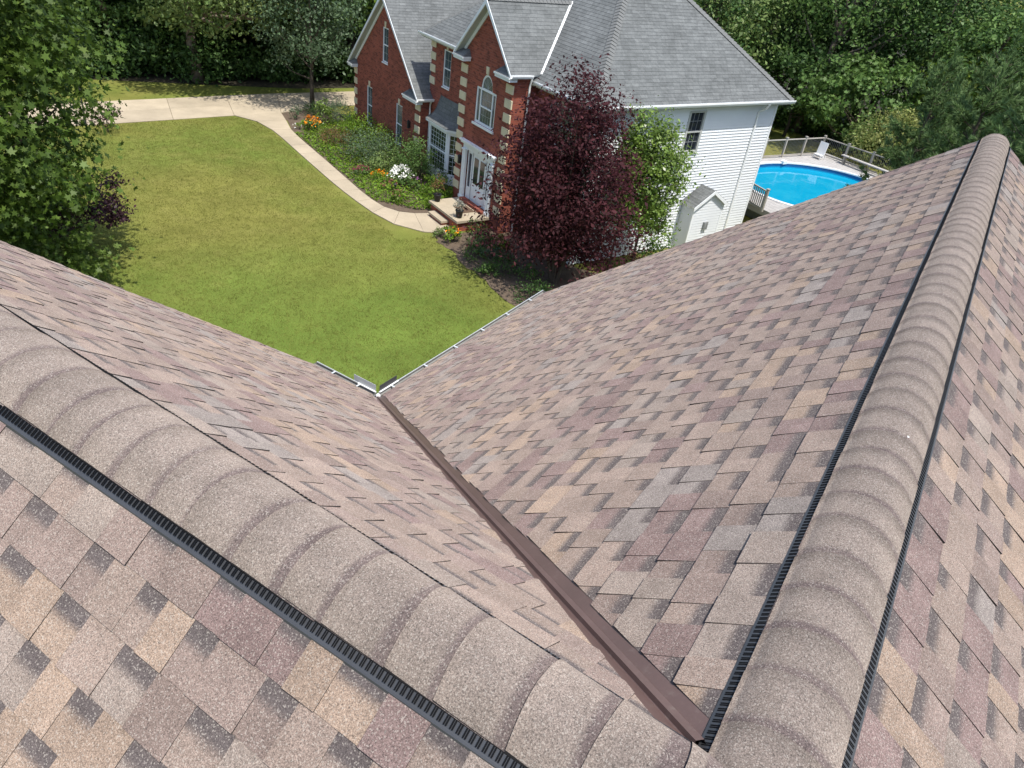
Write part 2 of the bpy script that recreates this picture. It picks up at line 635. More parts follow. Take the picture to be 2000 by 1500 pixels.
def cards_mesh(name, V, k, mat):
    n = len(V) // k
    me = bpy.data.meshes.new(name)
    me.vertices.add(len(V))
    me.vertices.foreach_set('co', V.astype(np.float32).ravel())
    me.loops.add(n * k)
    me.loops.foreach_set('vertex_index', np.arange(n * k, dtype=np.int32))
    me.polygons.add(n)
    me.polygons.foreach_set('loop_start', np.arange(0, n * k, k, dtype=np.int32))
    me.polygons.foreach_set('loop_total', np.full(n, k, dtype=np.int32))
    me.materials.append(mat)
    me.update(calc_edges=True)
    return me


def clump_points(g, ncl, nl, center, rad, cr, shell=0.55, flat=0.6, low=-0.75):
    """leaf points gathered in clumps through an ellipsoid; returns points, outward dirs, clump centres"""
    d = unit(g.normal(size=(ncl * 3, 3)))
    d = d[d[:, 2] > low][:ncl]
    r = shell + (1 - shell) * np.sqrt(g.random((len(d), 1)))
    r *= 0.86 + 0.28 * g.random((len(d), 1))
    cc = np.array(center) + d * r * np.array(rad)
    idx = np.repeat(np.arange(len(d)), nl)
    csz = cr * (0.6 + 0.8 * g.random((len(d), 1)))
    p = cc[idx] + g.normal(size=(len(idx), 3)) * csz[idx] * np.array([1, 1, flat]) * 0.55
    out = unit((p - np.array(center)) / np.array(rad))
    return p, out, cc


def crown_mesh(name, g, p, out, size, tmpl, mat, up=0.6, o=0.6, rnd=0.7):
    nrm = unit(np.array([0, 0, 1.0]) * up + out * o + g.normal(size=p.shape) * rnd)
    V, k = cards(p, nrm, size * (0.5 + 0.95 * g.random(len(p)) ** 1.4), tmpl, g)
    return cards_mesh(name, V, k, mat)


def tree(name, label, cat, loc, trunk_r, h_trunk, center_z, rad, ncl, nl, cr, leaf, lsize, tmpl=OVAL, seed=1, bark='bark',
         shell=0.55, limbs=9, lean=(0, 0), group=None, low=-0.75, flat=0.6, extra=None, offc=(0, 0), ns=8):
    g = np.random.default_rng(seed)
    root = empty(name, loc, 0, label, cat, group)
    c = np.array([lean[0] + offc[0], lean[1] + offc[1], center_z])
    p, out, cc = clump_points(g, ncl, nl, c, rad, cr, shell, flat, low)
    link('crown', crown_mesh('crown', g, p, out, lsize, tmpl, LF[leaf]), root)
    if extra:
        lf2, frac = extra
        nsel = max(3, int(len(cc) * frac))
        sel = cc[np.argsort(-(cc[:, 2] + g.normal(size=len(cc)) * rad[2] * 0.5))[:nsel]]
        idx = np.repeat(np.arange(len(sel)), max(4, nl // 2))
        p2 = sel[idx] + g.normal(size=(len(idx), 3)) * cr * 0.5
        o2 = unit(p2 - c)
        link('leaf_tips', crown_mesh('leaf_tips', g, p2, o2, lsize, tmpl, LF[lf2]), root)['kind'] = 'stuff'
    mb = MB()
    top = Vector((lean[0], lean[1], center_z + rad[2] * 0.5))
    path = [Vector((0, 0, -0.1))]
    for i in range(1, 6):
        t = i / 5
        path.append(Vector((lean[0] * t + g.normal() * trunk_r * 0.4, lean[1] * t + g.normal() * trunk_r * 0.4, top.z * t)))
    mb.tube(path, [trunk_r * (1.25 if i == 0 else 1 - 0.16 * i) for i in range(6)], ns)
    mb.build('trunk', MAT[bark], root, True)
    mb = MB()
    sel = cc[g.permutation(len(cc))[:limbs]]
    for s in sel:
        zz = min(max(h_trunk, s[2] * (0.45 + 0.2 * g.random())), top.z * 0.95)
        t = zz / top.z
        a = Vector((lean[0] * t, lean[1] * t, zz))
        b = Vector(s)
        m = (a + b) / 2 + Vector((0, 0, -0.08 * (b - a).length)) + Vector(g.normal(size=3) * 0.05 * (b - a).length)
        r0 = trunk_r * 0.42
        mb.tube([a, m, b], [r0, r0 * 0.6, r0 * 0.2], 5, False)
    mb.build('limbs', MAT[bark], root, True)
    return root


def plant(name, label, cat, loc, r, h, leaf, n, lsize, tmpl=OVAL, seed=1, flower=None, stems=True, up=0.5, group=None, hole=0.35, zc=0.45):
    """low garden plant: leaf mound on short stems, optional flower heads"""
    g = np.random.default_rng(seed)
    root = empty(name, loc, 0, label, cat, group)
    ncl = max(6, n // 22)
    p, out, cc = clump_points(g, ncl, 22, (0, 0, h * zc), (r, r, h * 0.52), r * 0.30, hole, 0.8, -0.6)
    p[:, 2] = np.abs(p[:, 2])
    link('foliage', crown_mesh('foliage', g, p, out, lsize, tmpl, LF[leaf], up), root)
    if stems:
        mb = MB()
        for s in cc[:10]:
            mb.tube([(s[0] * 0.15, s[1] * 0.15, -0.02), (s[0] * 0.5, s[1] * 0.5, s[2] * 0.55), tuple(s)], [0.012, 0.009, 0.004], 4, False)
        mb.build('stems', MAT['bark'], root)
    if flower:
        fl, nf, fs, fr = flower
        d = unit(g.normal(size=(nf, 3)))
        d[:, 2] = np.abs(d[:, 2]) + 0.25
        d = unit(d)
        fp = np.array([0, 0, h * zc]) + d * np.array([r, r, h * 0.58]) * (0.9 + 0.2 * g.random((nf, 1)))
        k = fr
        idx = np.repeat(np.arange(nf), k)
        q = fp[idx] + g.normal(size=(nf * k, 3)) * fs * 0.5
        link('flowers', crown_mesh('flowers', g, q, d[idx], fs, OVAL, LF[fl], 0.7, 0.5, 0.6), root)['kind'] = 'stuff'
    return root


# ------------------------------------------------------------------ the ground
def sheet(name, pts, z, mat, parent=None, uv=False):
    mb = MB()
    mb.poly([(p[0], p[1], z) for p in pts])
    return structure(mb.build(name, mat, parent)) if parent is None else mb.build(name, mat, parent)


sheet('lawn', [(-250, -250), (350, -250), (350, 350), (-250, 350)], 0.0, MAT['lawn'])


def lw(pts):
    return [L(a, b) for a, b in pts]


sheet('woodland_floor', lw([(-30, 44.5), (4, 45.5), (9, 44.2), (14, 43.0), (30, 42.8), (30, 60), (44, 60), (44, 34), (42, 28), (47, 22), (48, 12), (38, -30), (160, -30), (160, 160), (-60, 160), (-60, 44)]), 0.004, MAT['soil'])

# driveway of concrete slabs
drv = sheet('driveway', lw([(-14, 36.6), (3.1, 37.4), (9.0, 38.05), (11.0, 38.2), (13.2, 38.8), (14.2, 39.3), (24, 39.0), (24, 42.4), (17, 42.1), (11.2, 41.9), (3.5, 41.15), (-14, 40.2)]), 0.008, MAT['joint'])


def slab(parent, pts, z0, z1, name='paving_slab', inset=0.012):
    c = sum((Vector((p[0], p[1], 0)) for p in pts), Vector()) / len(pts)
    q = []
    for p in pts:
        v = Vector((p[0], p[1], 0)) - c
        q.append(c + v * (1 - inset / max(v.length, 0.1)))
    mb = MB()
    n = len(q)
    lo = [(p.x, p.y, z0) for p in q]
    hi = [(p.x, p.y, z1) for p in q]
    mb.faces(lo + hi, [tuple(range(n, 2 * n))] + [(i, (i + 1) % n, n + (i + 1) % n, n + i) for i in range(n)])
    return mb.build(name, MAT['concrete'], parent)


def lerp(a, b, t):
    return a + (b - a) * t


near = [(-14, 36.6), (-6, 36.95), (-1, 37.15), (3.1, 37.4), (6.1, 37.72), (9.0, 38.05), (11.4, 38.25), (14.0, 39.2), (17, 39.2), (20.5, 39.1), (24, 39.0)]
far = [(-14, 40.2), (-6, 40.6), (-1, 40.9), (3.5, 41.15), (6.6, 41.45), (9.6, 41.75), (12.4, 41.95), (14.6, 42.0), (17.2, 42.1), (20.5, 42.25), (24, 42.4)]
for i in range(len(near) - 1):
    a0, a1, b0, b1 = near[i], near[i + 1], far[i], far[i + 1]
    m0 = (lerp(a0[0], b0[0], .5), lerp(a0[1], b0[1], .5))
    m1 = (lerp(a1[0], b1[0], .5), lerp(a1[1], b1[1], .5))
    slab(drv, lw([a0, a1, m1, m0]), 0.009, 0.03)
    slab(drv, lw([m0, m1, b1, b0]), 0.009, 0.03)

# walkway: slabs from the drive to the porch step
wl = [(9.0, 38.05), (9.75, 36.9), (10.02, 35.4), (10.06, 34.2), (10.06, 33.0), (10.06, 31.8), (10.06, 30.6), (10.07, 29.4), (10.08, 28.2), (10.12, 27.0), (10.20, 25.8), (10.32, 24.6), (10.62, 23.35), (11.35, 22.36), (12.05, 22.05), (12.68, 21.98)]
wr = [(11.4, 38.25), (11.2, 36.95), (10.92, 35.4), (10.86, 34.2), (10.85, 33.0), (10.85, 31.8), (10.85, 30.6), (10.84, 29.4), (10.83, 28.2), (10.82, 27.0), (10.86, 25.9), (11.0, 25.0), (11.35, 24.40), (11.85, 24.08), (12.3, 23.98), (12.68, 23.96)]
walk = sheet('walkway', lw(wl + wr[::-1]), 0.010, MAT['joint'])
for i in range(len(wl) - 1):
    slab(walk, lw([wl[i], wl[i + 1], wr[i + 1], wr[i]]), 0.011, 0.038)

# garden beds
def ragged(pts, amp=.07, step=.22, seed=5):
    rr = random.Random(seed)
    out = []
    for i in range(len(pts)):
        a, b = pts[i], pts[(i + 1) % len(pts)]
        ln = math.hypot(b[0] - a[0], b[1] - a[1])
        n_ = max(1, int(ln / step))
        for k in range(n_):
            q = k / n_
            out.append((a[0] + (b[0] - a[0]) * q + rr.uniform(-amp, amp), a[1] + (b[1] - a[1]) * q + rr.uniform(-amp, amp)))
    return out


sheet('garden_bed', lw([(11.0, 38.0), (11.25, 36.9), (10.95, 35.4), (10.88, 33), (10.87, 28.2), (10.86, 27.0), (10.9, 25.9), (11.05, 25.0), (11.4, 24.45), (11.9, 24.12), (12.6, 24.0), (12.6, 25.3), (14.6, 25.3), (14.6, 37.4), (13.8, 38.7), (12.4, 38.7)]), 0.014, MAT['mulch'])
sheet('garden_bed.001', lw(ragged([(11.65, 22.05), (12.4, 21.9), (14.1, 21.9), (15.1, 21.3), (15.1, 18.0), (16.5, 16.2), (24, 16.4), (24, 15.2), (14, 13.6), (12.4, 14.4), (11.45, 15.6), (11.3, 17.0), (11.5, 18.4), (11.35, 19.6), (11.6, 20.6), (11.4, 21.4)])), 0.014, MAT['mulch'])

# ------------------------------------------------------------------ the house under the camera
ZR = 10.8 - 1.63048
HS = 0.155
SR, SLP, ZE, XG, YG = 0.7532, 0.8262, 3.6633, 8.67, 6.145
NR, NL_ = math.hypot(1, SR), math.hypot(1, SLP)
YE, XE = HS + ZE / SR, HS + ZE / SLP
EXPO = 0.157
house = empty('house', (0, 0, 0), 0, 'house under the viewer with brown shingle roof, black ridge vents and metal valley', 'house')

PAL = [((0.230, 0.178, 0.148), 42), ((0.256, 0.192, 0.147), 14), ((0.182, 0.131, 0.119), 20), ((0.214, 0.184, 0.165), 8),
       ((0.202, 0.154, 0.132), 26), ((0.226, 0.184, 0.156), 12)]
PC = [c for c, w in PAL]
PW = [w for c, w in PAL]


def clip(poly, a, b, c):
    """keep a*u + b*v + c >= 0"""
    out = []
    n = len(poly)
    for i in range(n):
        p, q = poly[i], poly[(i + 1) % n]
        fp = a * p[0] + b * p[1] + c
        fq = a * q[0] + b * q[1] + c
        if fp >= 0:
            out.append(p)
        if (fp >= 0) != (fq >= 0):
            t = fp / (fp - fq)
            out.append((p[0] + (q[0] - p[0]) * t, p[1] + (q[1] - p[1]) * t))
    return out


def area(poly):
    return 0.5 * abs(sum(poly[i][0] * poly[(i + 1) % len(poly)][1] - poly[(i + 1) % len(poly)][0] * poly[i][1] for i in range(len(poly))))


def slope_pieces(name, O, u, d, n, umin, umax, vmax, clips, seed):
    rr = random.Random(seed)
    pieces = []
    nc = int(math.ceil(vmax / EXPO))
    for k in range(nc):
        vb = (k + 1) * EXPO
        if vb > vmax + 0.06:
            vb = vmax + 0.06
        vt = (k) * EXPO - 0.022
        x = umin - rr.random() * 0.5
        tooth = rr.random() < 0.5
        colr = rr.choices(PC, PW)[0]
        rag = (rr.random() - .35) * .030 if name in 'AB' else 0.0
        while x < umax:
            w = rr.choice((.11, .13, .14, .155, .18)) if tooth else rr.choice((.10, .115, .13, .145, .165))
            jit = (rr.random() - 0.5) * 0.004
            poly = [(x, vt), (x + w, vt), (x + w, vb + jit), (x, vb + jit * 0.5 + (rr.random() - .5) * .002)]
            for ci, cl in enumerate(clips):
                poly = clip(poly, cl[0], cl[1], cl[2] - (rag if ci == 0 else 0))
                if len(poly) < 3:
                    break
            if len(poly) >= 3 and area(poly) > 0.0008:
                hb = (0.0092 if tooth else 0.0050) + rr.random() * 0.0014
                lift = rr.random() ** 8 * 0.0035
                if rr.random() < 0.62:
                    colr = rr.choices(PC, PW)[0]
                f = 0.9 + 0.2 * rr.random()
                pieces.append((poly, vt, vb, hb + lift, tooth, (colr[0] * f, colr[1] * f, colr[2] * f)))
            x += w
            if rr.random() < 0.95:
                tooth = not tooth
    return pieces


def piece_mesh(mb, pc, O, u, d, n):
    poly, vt, vb, hb, tooth, c = pc
    h0 = 0.0016 if tooth else 0.0008
    top, bot, uvt = [], [], []
    for (a, v) in poly:
        t = max(0.0, min(1.0, (v - vt) / (vb - vt)))
        h = h0 + (hb - h0) * t
        base = O + u * a + d * v
        top.append(base + n * h)
        bot.append(base - n * 0.002)
        uvt.append((a, (vb - v) / EXPO))
    k = len(top)
    b = len(mb.v)
    off = mb.off
    for p in top + bot:
        mb.v.append((p.x - off[0], p.y - off[1], p.z - off[2]))
        mb.col.append((c[0], c[1], c[2], 0.0 if tooth else 1.0))
    ordr = list(range(k))
    nn = (top[1] - top[0]).cross(top[2] - top[1])
    if nn.dot(n) < 0:
        ordr.reverse()
    mb.has_uv = True
    mb.f.append(tuple(b + i for i in ordr))
    mb.uv.append([uvt[i] for i in ordr])
    for q in range(k):
        i, j = ordr[q], ordr[(q + 1) % k]
        mb.f.append((b + j, b + i, b + k + i, b + k + j))
        mb.uv.append([(0, -1)] * 4)


V3 = Vector
VM = 0.066
nA = V3((0, SR, 1)) / NR
nB = V3((SLP, 0, 1)) / NL_
nC = V3((-SLP, 0, 1)) / NL_
nE = V3((0, -SR, 1)) / NR
aA = (SR / SLP) / NR
aB = (SLP / SR) / NL_
mA = VM * math.hypot(1, aA)
mB = VM * math.hypot(1, aB)
vA, vB = ZE / SR * NR, ZE / SLP * NL_
slopes = [
    ('A', V3((0, HS, ZR)), V3((1, 0, 0)), V3((0, 1, -SR)) / NR, nA, 0.0, XG, vA, [(1, -aA, -HS - mA), (-1, 0, XG), (0, 1, 0)]),
    ('B', V3((HS, 0, ZR)), V3((0, 1, 0)), V3((1, 0, -SLP)) / NL_, nB, 0.0, YG, vB, [(1, -aB, -HS - mB), (-1, 0, YG), (0, 1, 0)]),
    ('C', V3((-HS, 0, ZR)), V3((0, 1, 0)), V3((-1, 0, -SLP)) / NL_, nC, -6.0, YG, vB, [(1, aB, HS), (-1, 0, YG), (0, 1, 0)]),
    ('E', V3((0, -HS, ZR)), V3((1, 0, 0)), V3((0, -1, -SR)) / NR, nE, -6.0, XG, vA, [(1, aA, HS), (-1, 0, XG), (0, 1, 0)]),
]
allp = []
decks = {}
for key, O, u, d, n, u0, u1, vm, cl in slopes:
    # sheathing under the shingles
    poly = [(u0 - 3, 0), (u1, 0), (u1, vm), (u0 - 3, vm)]
    cl2 = [(c[0], c[1], c[2] + (mA if key == 'A' else mB if key == 'B' else 0)) for c in cl[:1]] + cl[1:]
    for c in cl2:
        poly = clip(poly, *c)
    mb = MB()
    mb.prism([O + u * a + d * v - n * 0.006 for a, v in poly], -n * 0.03)
    lab = {'A': 'right wing slope facing the lawn', 'B': 'left wing slope facing the lawn', 'C': 'near slope below the left ridge', 'E': 'far slope right of the right ridge'}[key]
    decks[key] = mb.build('roof_slope', MAT['deckwood'], house, label=lab)
    ps = slope_pieces(key, O, u, d, n, u0, u1, vm, cl, {'A': 3, 'B': 5, 'C': 8, 'E': 13}[key])
    for pc in ps:
        pr = [projpx(O + u * a + d * v) for a, v in pc[0]]
        if any(p is None for p in pr):
            ar = 0
        else:
            cx = sum(p[0] for p in pr) / len(pr)
            cyy = sum(p[1] for p in pr) / len(pr)
            ar = area(pr) if (-20 < cx < 2020 and -20 < cyy < 1520) else 0
        allp.append((ar, key, pc))
allp.sort(key=lambda t: -t[0])
fr = {s[0]: s for s in slopes}
rest = {k: MB() for k in fr}
for i, (ar, key, pc) in enumerate(allp):
    _, O, u, d, n = fr[key][:5]
    if i < 298 and ar > 0:
        mb = MB()
        piece_mesh(mb, pc, O, u, d, n)
        mb.build('shingle', MAT['shingle'], decks[key])
    else:
        piece_mesh(rest[key], pc, O, u, d, n)
for k, mb in rest.items():
    mb.build('shingles', MAT['shingle'], decks[k], kind='stuff')


# ridge vents: black baffles with dark bars for the slot shade, cap shingles on top
def vent_profile(t):
    """t in -1..1 across, height above the strip line"""
    a = abs(t)
    return 0.019 + 0.078 * (1 - a ** 2.5) + 0.004 * max(0.0, 1 - a * 6)


def ridge(along, c0, c1, s, step, seed, flip):
    rr = random.Random(seed)
    n = hypn = math.hypot(1, s)

    def P(a, w, h):
        kx = 1.0 + (0.072 * max(0.0, a) if along == 'y' else 0.0)
        h2 = h - s * HS * (kx - 1.0) + (min(0.011, 0.10 * (kx - 1.0)) if h < 0.03 else 0.008)
        return V3((a, w, ZR + h)) if along == 'x' else V3((w * kx, a, ZR + h2))
    base = MB()
    for sg in (-1, 1):
        # flat flange, upright louvre wall and top lip of the baffle
        q = [P(c0, sg * 0.166, -0.004), P(c1, sg * 0.166, -0.004), P(c1, sg * 0.160, 0.004), P(c0, sg * 0.160, 0.004)]
        prof = [(0.168, -0.020), (0.163, -0.001), (0.159, 0.002), (0.138, 0.019), (0.126, 0.024), (0.126, 0.008), (0.15, -0.02)]
        k = len(prof)
        pts = [P(c0, sg * w, h) for w, h in prof] + [P(c1, sg * w, h) for w, h in prof]
        base.faces(pts, [(i, (i + 1) % k, k + (i + 1) % k, k + i) for i in range(k)] + [tuple(range(k)), tuple(range(k, 2 * k))])
    vent = base.build('ridge_vent', MAT['black'], house)
    rib = MB()
    x = c0
    while x < c1:
        for sg in (-1, 1):
            for dx in (0.0, 0.0062):
                a = P(x + dx, sg * 0.1560, 0.0046)
                b = P(x + dx, sg * 0.1370, 0.0200)
                up = (P(0, sg * 1.0, 0.8) - P(0, 0, 0)).normalized()
                rib.bar(a, b, 0.0034, 0.0022, up)  # near-black bar on the baffle, painting the shade inside a slot
        x += 0.0185
    rib.build('slot_shade_bars', MAT['slot_shade'], vent, kind='stuff')
    # caps: each one overlaps the farther one
    x = c1
    caps = []
    while x > c0:
        caps.append(x)
        x -= step * (0.82 + 0.36 * rr.random())
    gaps = [a - b for a, b in zip(caps, caps[1:])] + [step]
    for i, x in enumerate(caps):
        # cap runs from its far butt at x to beyond the next one
        x1 = x
        x0 = max(x - step * 1.75, c0 - 0.05)
        ww = 0.135 + rr.random() * 0.004
        tw = (rr.random() - 0.5) * 0.022
        bow = 0.002 + 0.004 * rr.random()
        hz = (rr.random() - .5) * .003
        bd = .75 + .25 * rr.random()
        mb = MB()
        nx, nw = 5, 18
        g = 0.92 + 0.16 * rr.random()
        c = (0.210 * g, 0.172 * g, 0.146 * g)
        for ly in (0, 1):
            for ix in range(nx + 1):
                for iw in range(nw + 1):
                    t = -1 + 2 * iw / nw
                    fx = ix / nx
                    aa = x1 + tw * t + bow * math.cos(t * 2.2 + i) * (1 - fx) + (x0 - x1) * fx
                    hh = vent_profile(t) + (0.011 if ly == 0 else 0.001) * (1 - fx) + 0.0005 + (hz if ly == 0 else 0) * (1 - fx) * (1 - abs(t))
                    p = P(aa, ww * t, hh)
                    mb.v.append(tuple(p))
                    mb.col.append((c[0], c[1], c[2], bd))
        mb.has_uv = True
        S = (nw + 1)
        half = (nx + 1) * S

        def add(f, uvs):
            mb.f.append(f)
            mb.uv.append(uvs)
        for ix in range(nx):
            for iw in range(nw):
                a = ix * S + iw
                u0 = (iw / nw, (ix / nx) * 1.75 * step / gaps[i])
                u1 = (iw / nw, ((ix + 1) / nx) * 1.75 * step / gaps[i])
                q = (a, a + 1, a + S + 1, a + S)
                uq = [u0, u0, u1, u1]
                add(q, uq)
        for iw in range(nw):
            add((iw, iw + 1, half + iw + 1, half + iw), [(0, -1)] * 4)
        for ix in range(nx):
            for e in (0, nw):
                a = ix * S + e
                add((a, a + S, half + a + S, half + a), [(0, -1)] * 4)
        o = mb.build('ridge_cap', MAT['cap'], vent, True)
        o.data.polygons.foreach_set('use_smooth', [True] * (nx * nw) + [False] * (len(o.data.polygons) - nx * nw))
    return vent


ridge('y', 0.135, YG + 0.01, SLP, 0.178, 21, 1)
ridge('x', -0.22, XG + 0.01, SR, 0.172, 22, 1)

# metal valley with a raised centre rib
t = V3((1 / SLP, 1 / SR, -1)).normalized()
wA = nA.cross(t)
wA = wA if wA.x > 0 else -wA
wB = nB.cross(t)
wB = wB if wB.y > 0 else -wB
up = (nA + nB).normalized()
V0 = V3((HS, HS, ZR)) + t * 0.0
LEN = ZE / abs(t.z) + 0.03
prof = [wB * 0.15 + nB * 0.0005, wB * 0.022 + nB * 0.001, wB * 0.020 + nB * 0.003, wB * 0.014 + nB * 0.003 + up * 0.017, wA * 0.014 + nA * 0.003 + up * 0.017,
        wA * 0.020 + nA * 0.003, wA * 0.022 + nA * 0.001, wA * 0.15 + nA * 0.0005]
mb = MB()
k = len(prof)
ns_ = 14
pts = []
for i in range(ns_ + 1):
    for p in prof:
        pts.append(V0 + t * (LEN * i / ns_) + p)
mb.faces(pts, [(i * k + j, i * k + j + 1, (i + 1) * k + j + 1, (i + 1) * k + j) for i in range(ns_) for j in range(k - 1)])
mb.build('valley_flashing', MAT['brown_metal'], house)


# gutters
def gutter(name, a, b, outv, zt, w=0.105, h=0.10):
    """open trough from a to b, outv points away from the wall"""
    o = V3(outv)
    a, b = V3((a[0], a[1], zt)), V3((b[0], b[1], zt))
    pr = [(0, 0), (0, -h), (w * 0.72, -h), (w * 0.78, -h * 0.55), (w, -h * 0.28), (w, 0.0), (w - 0.014, 0.004), (w - 0.014, -0.008), (w - 0.004, -0.01), (w - 0.004, -h * 0.26),
          (w * 0.76, -h * 0.55), (w * 0.70, -h + 0.004), (0.004, -h + 0.004), (0.004, 0)]
    k = len(pr)
    mb = MB()
    pts = [a + o * x + V3((0, 0, y)) for x, y in pr] + [b + o * x + V3((0, 0, y)) for x, y in pr]
    mb.faces(pts, [(i, (i + 1) % k, k + (i + 1) % k, k + i) for i in range(k)])
    for e in (a, b):
        mb.poly([e + o * x + V3((0, 0, y)) for x, y in ((0, 0), (0, -h), (w * 0.72, -h), (w * 0.78, -h * .55), (w, -h * .28), (w, 0))])
    return mb


ZG = ZR - ZE - 0.022
ga = gutter('g', (XE + 0.001, YE), (XG + 0.01, YE), (0, 1, 0), ZG).build('gutter', MAT['gutter'], house)
gb = gutter('g', (XE, YE + 0.13), (XE, YG + 0.01), (1, 0, 0), ZG).build('gutter', MAT['gutter'], house)
for (a, b, c, d, gp) in ((XE + .01, XG, YE + .006, YE + .085, ga), (XE + .006, XE + .085, YE + .14, YG, gb)):
    mb = MB()
    mb.box(a, b, c, d, ZG - .094, ZG - .045)  # box filling the trough bottom, darker than the gutter
    mb.build('gutter_lining', MAT['lining'], gp)
for i in range(6):
    mb = MB()
    x = XE + 0.33 + i * 0.66
    mb.box(x, x + 0.022, YE - 0.01, YE + 0.10, ZG + 0.001, ZG + 0.006)
    mb.build('gutter_hanger', MAT['guard'], ga)
for i in range(2):
    mb = MB()
    y = YE + 0.38 + i * 0.42
    mb.box(XE - 0.01, XE + 0.10, y, y + 0.022, ZG + 0.001, ZG + 0.006)
    mb.build('gutter_hanger', MAT['guard'], gb)
mb = MB()
mb.box(XE + 0.106, XE + 0.110, YE + 0.14, YE + 0.50, ZG - 0.02, ZG + 0.10)
mb.build('splash_guard', MAT['guard'], gb)
mb = MB()
mb.box(XE + 0.14, XE + 0.46, YE + 0.106, YE + 0.110, ZG - 0.02, ZG + 0.09)
mb.build('splash_guard', MAT['guard_dark'], ga)
mb = MB()
mb.box(XE + 0.13, XE + 0.48, YE + 0.085, YE + 0.104, ZG + 0.001, ZG + 0.012)
mb.box(XE + 0.085, XE + 0.104, YE + 0.13, YE + 0.42, ZG + 0.001, ZG + 0.012)
mb.build('gutter_corner_strip', MAT['white_metal'], ga)
mb = MB()
mb.box(XE + .12, XG + .01, YE + .0985, YE + .106, ZG + .0045, ZG + .0075)
mb.build('gutter_lip', MAT['guard'], ga)
mb = MB()
mb.box(XE + .0985, XE + .106, YE + .12, YG + .01, ZG + .0045, ZG + .0075)
mb.build('gutter_lip', MAT['guard'], gb)
mb = MB()
mb.lathe([(0.026, -0.02), (0.03, 0.0), (0.026, 0.018), (0.014, 0.028), (0.004, 0.031)], (XE + 0.05, YE + 0.05, ZG + 0.012), 14)
mb.build('gutter_strainer', MAT['plasticwhite'], ga, True)

# walls below the eaves
mb = MB()
ZW = ZR - ZE - 0.16
ix, iy, gx, gy = XE - 0.45, YE - 0.45, XG - 0.3, YG - 0.3
outl = [(ix, iy), (gx, iy), (gx, -iy), (-ix, -iy), (-ix, gy), (ix, gy)]
mb.prism([(x, y, -0.05) for x, y in outl], (0, 0, ZW + 0.05))
for xx in (gx,):
    mb.prism([(xx, iy, ZW), (xx, 0, ZR - 0.12), (xx, -iy, ZW)], (-0.12, 0, 0))
mb.prism([(ix, gy, ZW), (0, gy, ZR - 0.12), (-ix, gy, ZW)], (0, -0.12, 0))
mb.build('wall', MAT['tansiding'], house)
mb = MB()
mb.box(XE - 0.46, XG, YE - 0.004, YE - 0.024, ZG - 0.16, ZG - 0.004)
mb.box(XE - 0.004, XE - 0.024, YE, YG, ZG - 0.16, ZG - 0.004)
mb.build('fascia', MAT['trim'], house)
for sg in (1, -1):
    mb = MB()
    mb.bar((XG - 0.05, sg * 0.1, ZR - 0.06), (XG - 0.05, sg * (YE - .05), ZR - ZE - 0.115), 0.02, 0.12)
    mb.build('rake_board', MAT['trim'], house)
    mb = MB()
    mb.bar((sg * 0.1, YG - 0.05, ZR - 0.06), (sg * (XE - .05), YG - 0.05, ZR - ZE - 0.115), 0.02, 0.12)
    mb.build('rake_board', MAT['trim'], house)

# ------------------------------------------------------------------ the brick house next door
HB = (14.5, 29.0, 0.0)
bh = empty('brick_house', L(HB[0], HB[1], 0), YAW, 'two-storey red brick house with white sided end wall and grey shingle roofs', 'house')


def NB():
    return MB(HB)


def wallcols(mb, axis, plane, th, u0, u1, zb, topf, ops, extra=()):
    """wall in the plane d=plane (axis 'd', u along f) or f=plane (axis 'f', u along d), openings (u0,u1,z0,topfun)"""
    br = {u0, u1}
    br.update(extra)
    for o in ops:
        br.update(o[4] if len(o) > 4 else (o[0], o[1]))
    br = sorted(b for b in br if u0 - 1e-6 <= b <= u1 + 1e-6)

    def pt(u, z, i):
        return (plane + i * th, u, z) if axis == 'd' else (u, plane + i * th, z)
    for a, b in zip(br, br[1:]):
        m = (a + b) / 2
        cu = (zb, zb)
        segs = []
        for o in sorted((o for o in ops if o[0] < m < o[1]), key=lambda o: o[2]):
            segs.append((cu, (o[2], o[2])))
            cu = (o[3](a), o[3](b))
        segs.append((cu, (topf(a), topf(b))))
        for lo, hi in segs:
            if hi[0] - lo[0] < 1e-4 and hi[1] - lo[1] < 1e-4:
                continue
            mb.hexa([pt(a, lo[0], 0), pt(b, lo[1], 0), pt(b, lo[1], 1), pt(a, lo[0], 1),
                     pt(a, hi[0], 0), pt(b, hi[1], 0), pt(b, hi[1], 1), pt(a, hi[0], 1)])


def rect(u0, u1, z0, z1):
    return (u0, u1, z0, lambda u: z1)


